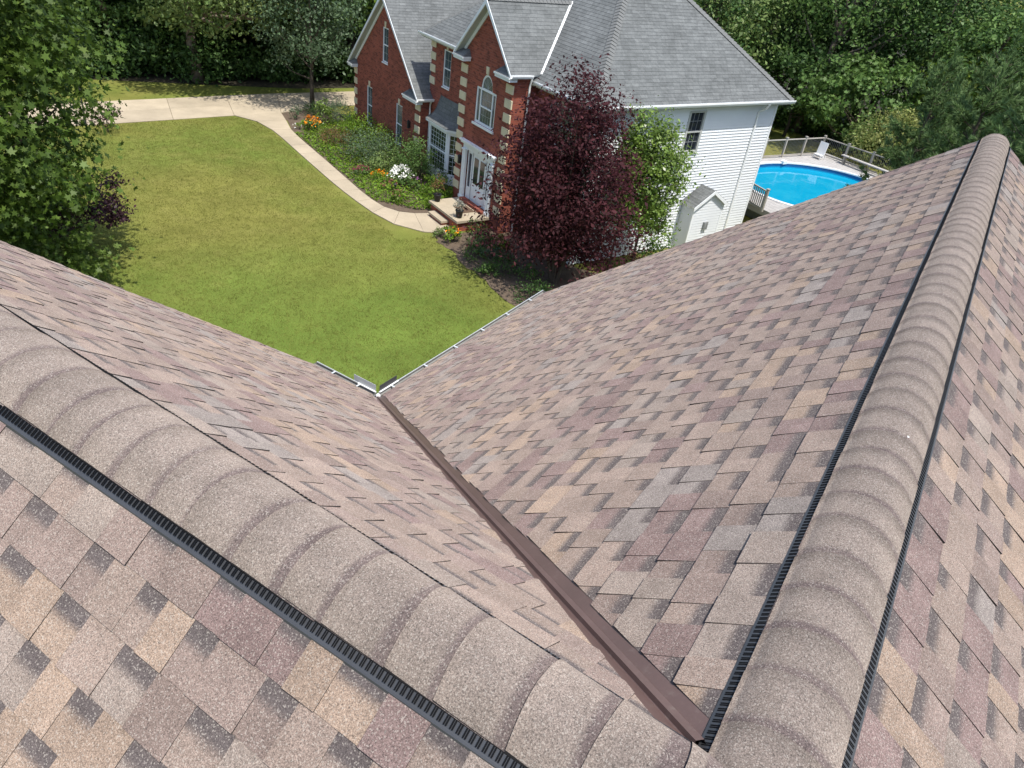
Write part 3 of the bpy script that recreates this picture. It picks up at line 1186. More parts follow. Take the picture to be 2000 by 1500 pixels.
def window_d(plane, f0, f1, z0, z1, cols=2, rows=4, key=True, sill=True, pane='pane', label=None):
    """sash window recessed in a wall facing -d"""
    r = plane + 0.025
    mb = NB()
    fw = 0.055
    mb.box(r, r + 0.05, f0, f0 + fw, z0, z1)
    mb.box(r, r + 0.05, f1 - fw, f1, z0, z1)
    mb.box(r, r + 0.05, f0 + fw, f1 - fw, z0, z0 + fw)
    mb.box(r, r + 0.05, f0 + fw, f1 - fw, z1 - fw, z1)
    zm = (z0 + z1) / 2
    mb.box(r + 0.004, r + 0.045, f0 + fw, f1 - fw, zm - 0.022, zm + 0.022)
    w = mb.build('window', MAT['trim'], bh, label=label)
    mb = NB()
    mb.box(r + 0.03, r + 0.034, f0 + fw, f1 - fw, z0 + fw, z1 - fw)
    mb.build('pane', MAT[pane], w)
    mb = NB()
    for i in range(1, cols):
        c = f0 + fw + (f1 - f0 - 2 * fw) * i / cols
        mb.box(r + 0.024, r + 0.0295, c - 0.005, c + 0.005, z0 + fw, z1 - fw)
    for j in range(1, rows):
        if j * 2 == rows:
            continue
        c = z0 + fw + (z1 - z0 - 2 * fw) * j / rows
        mb.box(r + 0.025, r + 0.0292, f0 + fw, f1 - fw, c - 0.005, c + 0.005)
    mb.build('muntins', MAT['soffit'], w)
    if sill:
        mb = NB()
        mb.box(plane - 0.03, r, f0 - 0.005, f1 + 0.005, z0 - 0.05, z0 - 0.002)
        mb.build('sill', MAT['trim'], w)
    if key:
        c = (f0 + f1) / 2
        mb = NB()
        mb.hexa([(plane - 0.03, c - 0.06, z1 + 0.0), (plane + 0.02, c - 0.06, z1 + 0.0), (plane + 0.02, c + 0.06, z1 + 0.0), (plane - 0.03, c + 0.06, z1 + 0.0),
                 (plane - 0.03, c - 0.085, z1 + 0.24), (plane + 0.02, c - 0.085, z1 + 0.24), (plane + 0.02, c + 0.085, z1 + 0.24), (plane - 0.03, c + 0.085, z1 + 0.24)])
        mb.build('keystone', MAT['quoin'], w)
    return w


GF0, GF1, GD = 29.05, 36.1, 14.5
GC = (GF0 + GF1) / 2
GE = 3.06
GS = 0.943
ED, EF0, EF1, EE = 13.95, 21.4, 24.85, 5.80
EC = (EF0 + EF1) / 2
MD, MF0, MF1 = 15.0, 18.25, 29.2
BD = 24.0
ZEV = 5.45


def gtop(c, half, e, s):
    return lambda u: e + s * (half - abs(u - c))


# garage wing
gw = [rect(34.02, 34.64, .45, 2.22), rect(30.76, 31.40, .45, 2.22), rect(32.38, 32.97, 3.65, 5.12)]
mb = NB()
wallcols(mb, 'd', GD, 0.12, GF0, GF1, 0, gtop(GC, (GF1 - GF0) / 2, GE, GS), gw, (GC,))
mb.box(GD + 0.12, MD - 0.002, GF0 + 0.002, GF0 + 0.12, 0, GE)
mb.box(GD + 0.12, BD, GF1 - 0.12, GF1 - 0.002, 0, GE)
mb.build('garage_wall', MAT['brick'], bh)
for a in gw:
    window_d(GD, a[0], a[1], a[2], a[3](0))
# entrance block with arched window and door opening
RA = 0.40
arch_c = 23.05
sub = [arch_c - RA + 2 * RA * i / 12 for i in range(13)]
aw = (22.38, 23.74, 3.55, lambda u: 4.83)
ar = (arch_c - RA, arch_c + RA, 4.829, lambda u: 4.84 + math.sqrt(max(0, RA ** 2 - (u - arch_c) ** 2)) * 1.25, sub)
dr = rect(22.25, 24.06, 0.46, 2.42)


def merged(u):
    return 4.83


mb = NB()
# opening that combines the rectangle and the arch
br = sorted(set([22.38, 23.74] + sub))
op = (22.38, 23.74, 3.55, lambda u: (4.84 + math.sqrt(max(0, RA ** 2 - (u - arch_c) ** 2)) * 1.25) if abs(u - arch_c) < RA else 4.83, br)
wallcols(mb, 'd', ED, 0.14, EF0, EF1, 0, gtop(EC, (EF1 - EF0) / 2, EE, 1.04), [op, dr], (EC,))
mb.box(ED + 0.14, MD - 0.002, EF0 + 0.002, EF0 + 0.12, 0, EE)
mb.box(ED + 0.14, MD - 0.002, EF1 - 0.12, EF1 - 0.002, 0, EE)
mb.build('entrance_wall', MAT['brick'], bh)
# main block: brick front, white sides
mw_ = [rect(27.54, 28.17, 3.72, 5.17), rect(26.1, 28.6, 0.2, 2.2)]
mb = NB()
wallcols(mb, 'd', MD, 0.12, MF0 + 0.12, MF1, 0, lambda u: ZEV, mw_ + [rect(19.2, 20.6, 0.8, 2.2), rect(19.2, 20.6, 3.7, 5.1)], (EF0, EF1))
mb.box(MD + 0.12, BD, MF1 - 0.12, MF1 - 0.001, 0, ZEV)
mb.build('front_wall', MAT['brick'], bh)
window_d(MD, 27.54, 28.17, 3.72, 5.17)
window_d(MD, 19.2, 20.6, 0.8, 2.2, 4, 4)
window_d(MD, 19.2, 20.6, 3.7, 5.1, 4, 4)
# white sided wall (boards are pieces)
mb = NB()
wallcols(mb, 'f', MF0 + 0.02, 0.1, MD + 0.001, BD, 0, lambda u: ZEV, [rect(19.38, 20.12, 3.74, 5.2)])
mb.box(BD - 0.1, BD, MF0 + 0.12, MF1, 0, ZEV)
sw = mb.build('sided_wall', MAT['siding'], bh)
LAP = 0.108
nb_ = int(ZEV / LAP)
for i in range(nb_):
    z0, z1 = i * LAP, (i + 1) * LAP + 0.012
    for (a, b) in ([(MD + 0.1, BD - 0.08)] if z1 < 3.70 or z0 > 5.24 else [(MD + 0.1, 19.34), (20.16, BD - 0.08)]):
        mb = NB()
        mb.hexa([(a, MF0 - 0.02, z0), (b, MF0 - 0.02, z0), (b, MF0 + 0.02, z0), (a, MF0 + 0.02, z0),
                 (a, MF0 + 0.012, z1), (b, MF0 + 0.012, z1), (b, MF0 + 0.019, z1), (a, MF0 + 0.019, z1)])
        mb.build('siding_board', MAT['siding'], sw)
mb = NB()
mb.box(BD - 0.08, BD + 0.012, MF0 - 0.024, MF0 + 0.06, 0, ZEV)
mb.build('corner_trim', MAT['trim'], bh)
mb = NB()
mb.box(MD - 0.012, MD + 0.1, MF0 - 0.024, MF0 + 0.1, 0, ZEV)
mb.build('corner_trim', MAT['trim'], bh)
# window in the white wall
mb = NB()
a0, a1, z0, z1 = 19.38, 20.12, 3.74, 5.20
for b_ in ((a0 - .05, a0 + .045, z0, z1), (a1 - .045, a1 + .05, z0, z1), (a0 + .045, a1 - .045, z0, z0 + .07), (a0 + .045, a1 - .045, z1 - .05, z1), (a0 + .045, a1 - .045, 4.46, 4.51)):
    mb.box(b_[0], b_[1], MF0 - 0.03, MF0 + 0.05, b_[2], b_[3])
w = mb.build('window', MAT['soffit'], bh)
mb = NB()
mb.box(a0 + .045, a1 - .045, MF0 + 0.03, MF0 + 0.034, z0 + .07, z1 - .05)
mb.build('pane', MAT['pane_dark'], w)
mb = NB()
for i in (1, 2):
    c = a0 + .045 + (a1 - a0 - .09) * i / 3
    mb.box(c - .008, c + .008, MF0 + .020, MF0 + .028, z0 + .07, z1 - .05)
for c in (4.12, 4.85):
    mb.box(a0 + .045, a1 - .045, MF0 + .021, MF0 + .0275, c - .008, c + .008)
mb.build('muntins', MAT['meter'], w)
mb = NB()
mb.box(a0 - .07, a1 + .07, MF0 - 0.05, MF0 - 0.003, z0 - .06, z0 - .002)
mb.build('sill', MAT['trim'], w)


# quoins
def quoins(plane, f0, f1, z0, z1, stp=0.485, hh=0.29, side=0):
    z = z1 - hh
    while z > z0:
        mb = NB()
        mb.box(plane - 0.035, plane + 0.02, f0, f1, z, z + hh)
        mb.build('quoin', MAT['quoin'], bh)
        z -= stp


quoins(GD, GF1 - 0.32, GF1 + 0.02, 0.05, 2.75)
quoins(GD, GF0 - 0.02, GF0 + 0.42, 0.3, 2.75)
quoins(MD, MF1 - 0.40, MF1 + 0.03, 3.3, 5.36)
quoins(ED, EF1 - 0.42, EF1 + 0.03, 0.35, 5.36)
quoins(ED, EF0 - 0.03, EF0 + 0.40, 0.35, 5.36)

# arched window
mb = NB()
r = ED + 0.03
seg = 14


def archpt(rad_, an, c=arch_c, z=4.84):
    return (c + rad_ * math.cos(an), z + rad_ * 1.25 * math.sin(an))


for i in range(seg):
    a, b = math.pi * i / seg, math.pi * (i + 1) / seg
    p = [archpt(RA - 0.065, a), archpt(RA - 0.065, b), archpt(RA, b), archpt(RA, a)]
    mb.prism([(r, q[0], q[1]) for q in p], (0.05, 0, 0))
for b_ in ((22.38, 22.46, 3.55, 4.829), (23.66, 23.74, 3.55, 4.829), (22.46, 23.66, 3.55, 3.63), (22.46, 23.66, 4.75, 4.829),
           (22.62, 22.68, 3.63, 4.75), (23.42, 23.48, 3.63, 4.75), (22.68, 23.42, 4.16, 4.21)):
    mb.box(r, r + 0.05, b_[0], b_[1], b_[2], b_[3])
w = mb.build('window', MAT['trim'], bh, label='arched window over the front door')
mb = NB()
mb.box(r + 0.03, r + 0.034, 22.46, 23.66, 3.63, 4.75)
mb.poly([(r + 0.03, *archpt(RA - 0.06, math.pi * i / seg)) for i in range(seg + 1)])
mb.build('pane', MAT['pane'], w)
mb = NB()
for f_ in (22.87, 23.05, 23.23):
    mb.box(r + 0.024, r + 0.029, f_ - .0045, f_ + .0045, 3.63, 4.75)
for z_ in (3.9, 4.45):
    mb.box(r + 0.0242, r + 0.0288, 22.68, 23.42, z_ - .0045, z_ + .0045)
for an in (0.6, 1.1, 1.57, 2.04, 2.54):
    q = archpt(RA - 0.06, an)
    mb.bar((r + 0.026, arch_c, 4.84), (r + 0.026, q[0], q[1]), 0.009, 0.006, (1, 0, 0))
mb.build('muntins', MAT['soffit'], w)
mb = NB()
mb.box(ED - 0.06, r, 22.33, 23.79, 3.47, 3.548)
mb.build('sill', MAT['trim'], w)
mb = NB()
mb.hexa([(ED - .04, 22.98, 5.35), (ED + .02, 22.98, 5.35), (ED + .02, 23.12, 5.35), (ED - .04, 23.12, 5.35),
         (ED - .04, 22.95, 5.60), (ED + .02, 22.95, 5.60), (ED + .02, 23.15, 5.60), (ED - .04, 23.15, 5.60)])
mb.build('keystone', MAT['quoin'], w)

# front door with entablature, pilasters and side lights
mb = NB()
mb.box(ED - 0.02, ED + 0.02, 22.02, 24.29, 2.42, 2.62)
mb.box(ED - 0.12, ED + 0.02, 21.95, 24.36, 2.62, 2.70)
mb.box(ED - 0.17, ED + 0.02, 21.92, 24.39, 2.70, 2.76)
surround = mb.build('door_surround', MAT['trim'], bh)
for f_ in (22.05, 24.02):
    mb = NB()
    mb.box(ED - 0.07, ED + 0.02, f_, f_ + 0.24, 0.56, 2.36)
    mb.box(ED - 0.10, ED + 0.02, f_ - 0.03, f_ + 0.27, 0.46, 0.56)
    mb.box(ED - 0.10, ED + 0.02, f_ - 0.03, f_ + 0.27, 2.36, 2.418)
    for q in (0.06, 0.12, 0.18):
        mb.box(ED - 0.078, ED - 0.071, f_ + q - .012, f_ + q + .012, 0.66, 2.28)
    mb.build('pilaster', MAT['trim'], surround)
mb = NB()
mb.box(ED + 0.07, ED + 0.12, 22.68, 23.62, 0.52, 2.40)
for (a, b, z0, z1) in ((22.75, 23.10, .62, 1.1), (23.2, 23.55, .62, 1.1)):
    mb.box(ED + 0.055, ED + 0.069, a, b, z0, z1)
door = mb.build('door', MAT['trim'], bh)
for (a, b) in ((22.78, 23.08), (23.22, 23.52)):
    mb = NB()
    mb.box(ED + 0.058, ED + 0.0685, a, b, 1.25, 2.25)
    mb.build('pane', MAT['pane_dark'], door)
mb = NB()
mb.lathe([(0.012, 0), (0.028, .01), (0.03, .035), (0.014, .05)], (ED + 0.03, 23.54, 1.35), 10)
mb.build('handle', MAT['darkmetal'], door)
for (a, b) in ((22.30, 22.62), (23.68, 24.0)):
    mb = NB()
    mb.box(ED + 0.06, ED + 0.11, a, a + .06, .5, 2.4)
    mb.box(ED + 0.06, ED + 0.11, b - .06, b, .5, 2.4)
    mb.box(ED + 0.06, ED + 0.11, a + .06, b - .06, .5, 1.0)
    mb.box(ED + 0.06, ED + 0.11, a + .06, b - .06, 2.3, 2.4)
    s_ = mb.build('side_light', MAT['trim'], bh)
    mb = NB()
    mb.box(ED + 0.085, ED + 0.09, a + .06, b - .06, 1.0, 2.3)
    mb.build('pane', MAT['pane_dark'], s_)

# bay window
BP = [(15.0, 28.72), (14.56, 28.26), (14.56, 26.66), (15.0, 26.0)]


def bayface(p, q, cols, rows, nm):
    a, b = V3((p[0], p[1], 0)), V3((q[0], q[1], 0))
    t_ = (b - a).normalized()
    nrm = V3((t_.y, -t_.x, 0))
    if nrm.x > 0:
        nrm = -nrm
    ln = (b - a).length

    def quadbox(mb, s0, s1, z0, z1, o0, o1):
        P4 = [a + t_ * s0 + nrm * o0, a + t_ * s1 + nrm * o0, a + t_ * s1 + nrm * o1, a + t_ * s0 + nrm * o1]
        mb.hexa([(v.x, v.y, z0) for v in P4] + [(v.x, v.y, z1) for v in P4])
    mb = NB()
    e = 0.13
    quadbox(mb, 0, e, .14, 2.3, 0, -.08)
    quadbox(mb, ln - e, ln, .14, 2.3, 0, -.08)
    quadbox(mb, e, ln - e, .14, .52, 0, -.08)
    quadbox(mb, e, ln - e, 2.14, 2.3, 0, -.08)
    quadbox(mb, e, ln - e, 1.30, 1.36, -.01, -.07)
    fo = mb.build('bay_window', MAT['trim'], bh, label=nm)
    mb = NB()
    quadbox(mb, e, ln - e, .52, 2.14, -.045, -.05)
    mb.build('pane', MAT['pane_leaf'], fo)
    mb = NB()
    for i in range(1, cols):
        c = e + (ln - 2 * e) * i / cols
        quadbox(mb, c - .0055, c + .0055, .52, 2.14, -.036, -.044)
    for j in range(1, rows):
        c = .52 + 1.62 * j / rows
        quadbox(mb, e, ln - e, c - .0055, c + .0055, -.037, -.043)
    mb.build('muntins', MAT['trim'], fo)


bayface(BP[0], BP[1], 3, 9, 'left side of the bay window')
bayface(BP[1], BP[2], 6, 9, 'front of the bay window')
bayface(BP[2], BP[3], 3, 9, 'right side of the bay window')
mb = NB()
bo = [(15.0, 28.95), (14.42, 28.36), (14.42, 26.58), (15.0, 25.80)]
mb.prism([(p[0], p[1], 2.3) for p in bo], (0, 0, 0.1))
mb.prism([(p[0], p[1], 0.06) for p in BP], (0, 0, 0.08))
mb.build('bay_trim', MAT['trim'], bh)
mb = NB()
ti = [(15.0, 28.2), (14.97, 27.9), (14.97, 26.9), (15.0, 26.5)]
nst = 7
prev = None
for i in range(nst + 1):
    q = i / nst
    kk = q ** 1.8
    ring = [((bo[j][0] - .03 * (1 if j in (1, 2) else 0)) * (1 - q) + ti[j][0] * q - 0.10 * math.sin(q * math.pi) * -1, bo[j][1] * (1 - q) + ti[j][1] * q, 2.405 + 0.95 * (0.25 * q + 0.75 * kk)) for j in range(4)]
    ring[0] = (15.0, ring[0][1], ring[0][2])
    ring[3] = (15.0, ring[3][1], ring[3][2])
    if prev:
        for j in range(3):
            mb.poly([prev[j], prev[j + 1], ring[j + 1], ring[j]], uv=[(prev[j][1], (i - 1) * .142), (prev[j + 1][1], (i - 1) * .142), (ring[j + 1][1], i * .142), (ring[j][1], i * .142)])
    prev = ring
mb.build('bay_roof', MAT['greyroof'], bh)


# roofs: slabs with stepped shingle courses
def roof_plane(pts, name='roof', course=0.142, th=0.10, step=0.007):
    """pts: polygon (d,f,z) with the first edge along the eave; builds slab + shingle courses"""
    P3 = [V3(p) for p in pts]
    e = (P3[1] - P3[0]).normalized()
    n = None
    for i in range(2, len(P3)):
        n = (P3[1] - P3[0]).cross(P3[i] - P3[0])
        if n.length > 1e-4:
            break
    n.normalize()
    if n.z < 0:
        n = -n
    upv = n.cross(e)
    if upv.z < 0:
        upv = -upv
    mb = NB()
    mb.prism(P3, -n * th)
    slab_ = mb.build(name, MAT['trim'], bh)
    uvp = [((p - P3[0]).dot(e), (p - P3[0]).dot(upv)) for p in P3]
    vmax = max(v for _, v in uvp)
    mb = NB()
    k = 0
    while k * course < vmax:
        v0, v1 = k * course, (k + 1) * course + 0.02
        q = clip(clip(uvp, 0, 1, -v0 + 1e-5), 0, -1, v1)
        if len(q) >= 3 and area(q) > 1e-3:
            top = [P3[0] + e * a + upv * b + n * (0.003 + step * max(0, (v1 - b) / (v1 - v0))) for a, b in q]
            bot = [P3[0] + e * a + upv * b + n * 0.0008 for a, b in q]
            uvs = [(a + 0.11 * (k % 3), b) for a, b in q]
            if (top[1] - top[0]).cross(top[2] - top[1]).dot(n) < 0:
                top.reverse(); bot.reverse(); uvs.reverse()
            mb.poly(top, uv=uvs)
            for i in range(len(top)):
                j = (i + 1) % len(top)
                mb.poly([top[j], top[i], bot[i], bot[j]], uv=[uvs[j], uvs[i], uvs[i], uvs[j]])
        k += 1
    mb.build('shingles', MAT['greyroof'], slab_, kind='stuff')
    return slab_


ZE2 = 5.55
s2 = 0.85
dF, dB, fR, fL = 14.65, 24.35, 17.9, 29.52
hd = (dB - dF) / 2
zt = ZE2 + s2 * hd
rm = (dF + dB) / 2
main_r = [
    ([(dF, fR, ZE2), (dF, fL, ZE2), (rm, fL - hd, zt), (rm, fR + hd, zt)], 'main_roof'),
    ([(dF, fR, ZE2), (dB, fR, ZE2), (rm, fR + hd, zt)], 'main_roof'),
    ([(dB, fR, ZE2), (dB, fL, ZE2), (rm, fL - hd, zt), (rm, fR + hd, zt)], 'main_roof'),
    ([(dF, fL, ZE2), (dB, fL, ZE2), (rm, fL - hd, zt)], 'main_roof'),
]
for p, nm in main_r:
    roof_plane(p, nm)
# garage roof
gz0 = 2.96
goh = 0.2
gd0 = GD - 0.28
ghalf = (GF1 - GF0) / 2 + goh
gap = gz0 + 0.06 + ghalf * GS
roof_plane([(gd0, GF0 - goh, gz0 + .06), (MD - 0.01, GF0 - goh, gz0 + .06), (MD - 0.01, MF1 + .03, gz0 + .06 + (MF1 + .03 - GF0 + goh) * GS), (gd0, MF1 + .03, gz0 + .06 + (MF1 + .03 - GF0 + goh) * GS)], 'garage_roof')
zq = gz0 + .06 + (MF1 + .03 - GF0 + goh) * GS
roof_plane([(gd0, MF1 + .031, zq), (BD + .3, MF1 + .031, zq), (BD + .3, GC, gap), (gd0, GC, gap)], 'garage_roof')
roof_plane([(gd0, GF1 + goh, gz0 + .06), (BD + .3, GF1 + goh, gz0 + .06), (BD + .3, GC, gap), (gd0, GC, gap)], 'garage_roof')
# entrance gable roof
eoh = 0.21
eh = (EF1 - EF0) / 2 + eoh
ez0 = 5.70
eap = ez0 + eh * 1.04 + 0.05
ed0 = ED - 0.30
dv = dF + (eap - ZE2) / s2
dlo = dF + (ez0 + .05 - ZE2) / s2
roof_plane([(ed0, EF0 - eoh, ez0 + .05), (max(dF, dlo), EF0 - eoh, ez0 + .05), (dv, EC, eap), (ed0, EC, eap)], 'gable_roof')
roof_plane([(ed0, EF1 + eoh, ez0 + .05), (max(dF, dlo), EF1 + eoh, ez0 + .05), (dv, EC, eap), (ed0, EC, eap)], 'gable_roof')
# white valley flashings beside the gable
for sg, f0 in ((1, EF0 - eoh), (-1, EF1 + eoh)):
    a = V3((dlo + .02, f0, ez0 + .05 + 0.035))
    b = V3((dv, EC, eap + 0.03))
    mb = NB()
    mb.bar(a, b, 0.13, 0.012, (-.5, -.5 * sg, 1))
    mb.build('valley_flashing', MAT['white_metal'], bh)


# ridge and hip caps
def hipcap(a, b, w=0.36, nm='hip_cap'):
    a, b = V3(a), V3(b)
    t_ = (b - a).normalized()
    s_ = t_.cross(V3((0, 0, 1))).normalized()
    u_ = s_.cross(t_)
    ln = (b - a).length
    n_ = int(ln / 0.16)
    mb = NB()
    for i in range(n_):
        x0, x1 = ln * i / n_, ln * (i + 1.25) / n_
        h0, h1 = 0.055, 0.022
        for sg in (-1, 1):
            p = [a + t_ * x0 + s_ * (sg * w / 2) - u_ * (0.075 - h0 * .6), a + t_ * x0 + u_ * (h0 + .01), a + t_ * x1 + u_ * (h1 + .01), a + t_ * x1 + s_ * (sg * w / 2) - u_ * (0.075 - h1 * .6)]
            mb.poly(p if sg > 0 else p[::-1])
            q = p[0] - u_ * .02
        mb.poly([a + t_ * x0 + s_ * (w / 2) - u_ * (0.075 - h0 * .6), a + t_ * x0 + u_ * (h0 + .01), a + t_ * x0 - s_ * (w / 2) - u_ * (0.075 - h0 * .6), a + t_ * x0 - u_ * .07])
    return mb.build(nm, MAT['greycap'], bh)


hipcap((dF, fR, ZE2), (rm, fR + hd, zt))
hipcap((dB, fR, ZE2), (rm, fR + hd, zt))
hipcap((dF, fL, ZE2), (rm, fL - hd, zt), .16)
hipcap((dB, fL, ZE2), (rm, fL - hd, zt))
hipcap((rm, fR + hd, zt), (rm, fL - hd, zt), .26, 'ridge_cap')
hipcap((ed0, EC, eap), (dv, EC, eap), .22, 'ridge_cap')
hipcap((gd0, GC, gap), (BD, GC, gap), .22, 'ridge_cap')


# rake boards and soffits on the gables
def rake(d0, d1, c, half, zb, zt_, s=1.0, wid=0.17):
    for sg in (-1, 1):
        mb = NB()
        p = [(c + sg * half, zb), (c, zt_), (c, zt_ - wid), (c + sg * half, zb - wid * 0.55), (c + sg * half, zb)]
        mb.prism([(d0 - 0.02, q[0], q[1]) for q in p[:4]], (0.04, 0, 0))
        mb.build('rake_board', MAT['trim'], bh)
        mb = NB()
        mb.prism([(d0 + .021, c + sg * half, zb - .12), (d0 + .021, c, zt_ - .12), (d1, c, zt_ - .12), (d1, c + sg * half, zb - .12)], (0, 0, -0.02))
        mb.build('soffit', MAT['soffit'], bh)
        mb = NB()
        kq = .22 * (zt_ - zb) / half
        p = [(c + sg * (half - .22), zb + kq - .14), (c, zt_ - .14), (c, zt_ - .30), (c + sg * (half - .22), zb + kq - .30)]
        mb.prism([(d1 - .045, q[0], q[1]) for q in p], (0.04, 0, 0))
        mb.build('frieze_board', MAT['trim'], bh)


rake(gd0, GD, GC, ghalf, gz0 + .045, gap - .01)
rake(ed0, ED, EC, eh, ez0 + .035, eap - .01)


# cornice returns at the gable feet
def creturn(dfr, wall, f0, f1, z):
    mb = NB()
    mb.box(dfr - .02, wall - 0.002, f0, f1, z - .12, z)
    mb.box(dfr - .06, wall - 0.003, f0 - .02, f1 + .02, z - .03, z + .03)
    o_ = mb.build('cornice_return', MAT['trim'], bh)
    mb = NB()
    mb.poly([(dfr - .05, f0 - .01, z + .032), (dfr - .05, f1 + .01, z + .032), (wall - .004, f1 - .12, z + .26), (wall - .004, f0 + .12, z + .26)], uv=[(0, 0), (.6, 0), (.5, .4), (.1, .4)])
    mb.poly([(dfr - .05, f1 + .01, z + .032), (wall - .004, f1 + .01, z + .032), (wall - .004, f1 - .12, z + .26)], uv=[(0, 0), (.4, 0), (.2, .3)])
    mb.poly([(dfr - .05, f0 - .01, z + .032), (wall - .004, f0 - .01, z + .032), (wall - .004, f0 + .12, z + .26)], uv=[(0, 0), (.4, 0), (.2, .3)])
    mb.build('return_roof', MAT['greyroof'], o_)


creturn(gd0, GD, GF1 - .35, GF1 + goh - .02, gz0 - .06)
creturn(gd0, GD, GF0 - goh + .02, GF0 + 1.15, gz0 - .06)
creturn(ed0, ED, EF1 - .55, EF1 + eoh - .02, ez0 - .06)
creturn(ed0, ED, EF0 - eoh + .02, EF0 + .75, ez0 - .06)


# gutters, soffits and downspouts
def ngutter(a, b, out, z, w=.12, h=.11):
    a, b = V3((a[0], a[1], z)), V3((b[0], b[1], z))
    o = V3(out)
    pr = [(0, 0), (0, -h), (w * .7, -h), (w, -h * .35), (w, .01), (w - .012, .01), (w - .012, -h * .3), (w * .66, -h + .006), (.006, -h + .006), (.006, 0)]
    k = len(pr)
    mb = NB()
    mb.faces([a + o * x + V3((0, 0, y)) for x, y in pr] + [b + o * x + V3((0, 0, y)) for x, y in pr],
             [(i, (i + 1) % k, k + (i + 1) % k, k + i) for i in range(k)] + [tuple(range(k)), tuple(range(k, 2 * k))])
    return mb.build('gutter', MAT['white_metal'], bh)


ngutter((dF - .005, fR), (dB + .05, fR), (0, -1, 0), ZE2 + .01)
ngutter((dF, fR - .12), (dF, EF0 - eoh - .01), (-1, 0, 0), ZE2 + .012)
ngutter((dF, EF1 + eoh + .01), (dF, fL + .12), (-1, 0, 0), ZE2 + .012)
ngutter((gd0, GF0 - goh), (MD - .005, GF0 - goh), (0, -1, 0), gz0 + .06)
ngutter((ed0, EF0 - eoh), (dF - .13, EF0 - eoh), (0, -1, 0), ez0 + .06)
mb = NB()
mb.box(dF + .005, dB - .005, fR + .004, MF0 - .005, ZE2 - .16, ZE2 - .125)
mb.box(dF + .005, MD - .004, MF0 - .004, MF1 + .3, ZE2 - .161, ZE2 - .126)
mb.build('soffit', MAT['soffit'], bh)
mb = NB()
mb.tube([(22.98, fR - .06, ZE2 - .1), (22.98, fR + .02, ZE2 - .28), (22.98, MF0 - .045, ZE2 - .45), (22.98, MF0 - .045, 0.05)], [.04] * 4, 8)
mb.build('downspout', MAT['white_metal'], bh)
mb = NB()
mb.tube([(15.3, fR - .06, ZE2 - .1), (15.3, fR + .02, ZE2 - .28), (15.3, MF0 - .045, ZE2 - .45), (15.3, MF0 - .045, 0.05)], [.04] * 4, 8)
mb.build('downspout', MAT['white_metal'], bh)
mb = NB()
mb.tube([(14.88, GF0 - goh - .06, gz0 - .04), (14.92, GF0 - .1, gz0 - .2), (14.94, GF0 - .06, gz0 - .35), (14.94, GF0 - .06, 0.05)], [.035] * 4, 8)
mb.build('downspout', MAT['white_metal'], bh)
mb = NB()
mb.tube([(14.6, EF0 - .12, ez0 - .05), (14.6, EF0 - .045, ez0 - .35), (14.6, EF0 - .045, .05)], [.035] * 3, 8)
mb.build('downspout', MAT['white_metal'], bh)
# wall lanterns
for (d_, f_, z_) in ((GD - .001, 29.94, 1.5), (ED - .001, 24.42, 1.75)):
    mb = NB()
    mb.box(d_ - .13, d_ - .03, f_ - .05, f_ + .05, z_, z_ + .26)
    mb.hexa([(d_ - .15, f_ - .07, z_ + .26), (d_ - .01, f_ - .07, z_ + .26), (d_ - .01, f_ + .07, z_ + .26), (d_ - .15, f_ + .07, z_ + .26),
             (d_ - .09, f_ - .015, z_ + .36), (d_ - .07, f_ - .015, z_ + .36), (d_ - .07, f_ + .015, z_ + .36), (d_ - .09, f_ + .015, z_ + .36)])
    mb.box(d_ - .03, d_, f_ - .03, f_ + .03, z_ + .05, z_ + .3)
    mb.build('wall_lantern', MAT['darkmetal'], bh)
# bump-out with a little gable roof on the white wall
c0, c1, cf = 20.14, 21.72, 17.62
mb = NB()
zc0, zc1 = 1.92, 2.42
cm = (c0 + c1) / 2
mb.box(c0, c1, cf, MF0 - 0.006, 0, zc0)
mb.prism([(c0, cf, zc0), (c1, cf, zc0), (cm, cf, zc1)], (0, MF0 - 0.006 - cf, 0))
bump_ = mb.build('chase', MAT['siding'], bh, label='sided chase with its own small gable roof')
for i in range(int(zc0 / LAP) + 5):
    z0, z1 = i * LAP, (i + 1) * LAP + .012
    a, b = c0 + .05, c1 - .05
    if z1 > zc0:
        k_ = (z1 - zc0) / (zc1 - zc0) * (c1 - c0) / 2
        a, b = c0 + k_ + .02, c1 - k_ - .02
    if b - a < .12:
        continue
    mb = NB()
    mb.hexa([(a, cf - .024, z0), (b, cf - .024, z0), (b, cf - .001, z0), (a, cf - .001, z0), (a, cf - .008, z1), (b, cf - .008, z1), (b, cf - .002, z1), (a, cf - .002, z1)])
    mb.build('siding_board', MAT['siding'], bump_)
    if z1 <= zc0:
        mb = NB()
        mb.hexa([(c0 - .022, cf + .04, z0), (c0 - .001, cf + .04, z0), (c0 - .001, MF0 - .02, z0), (c0 - .022, MF0 - .02, z0), (c0 - .008, cf + .04, z1), (c0 - .002, cf + .04, z1), (c0 - .002, MF0 - .02, z1), (c0 - .008, MF0 - .02, z1)])
        mb.build('siding_board', MAT['siding'], bump_)
mb = NB()
mb.box(c0 - .03, c0 + .05, cf - .03, cf + .04, 0, zc0 + .02)
mb.build('corner_trim', MAT['trim'], bump_)
mb = NB()
mb.box(c1 - .05, c1 + .03, cf - .03, cf + .04, 0, zc0 + .02)
mb.build('corner_trim', MAT['trim'], bump_)
sc_ = (zc1 - zc0) / ((c1 - c0) / 2)
oo = .14
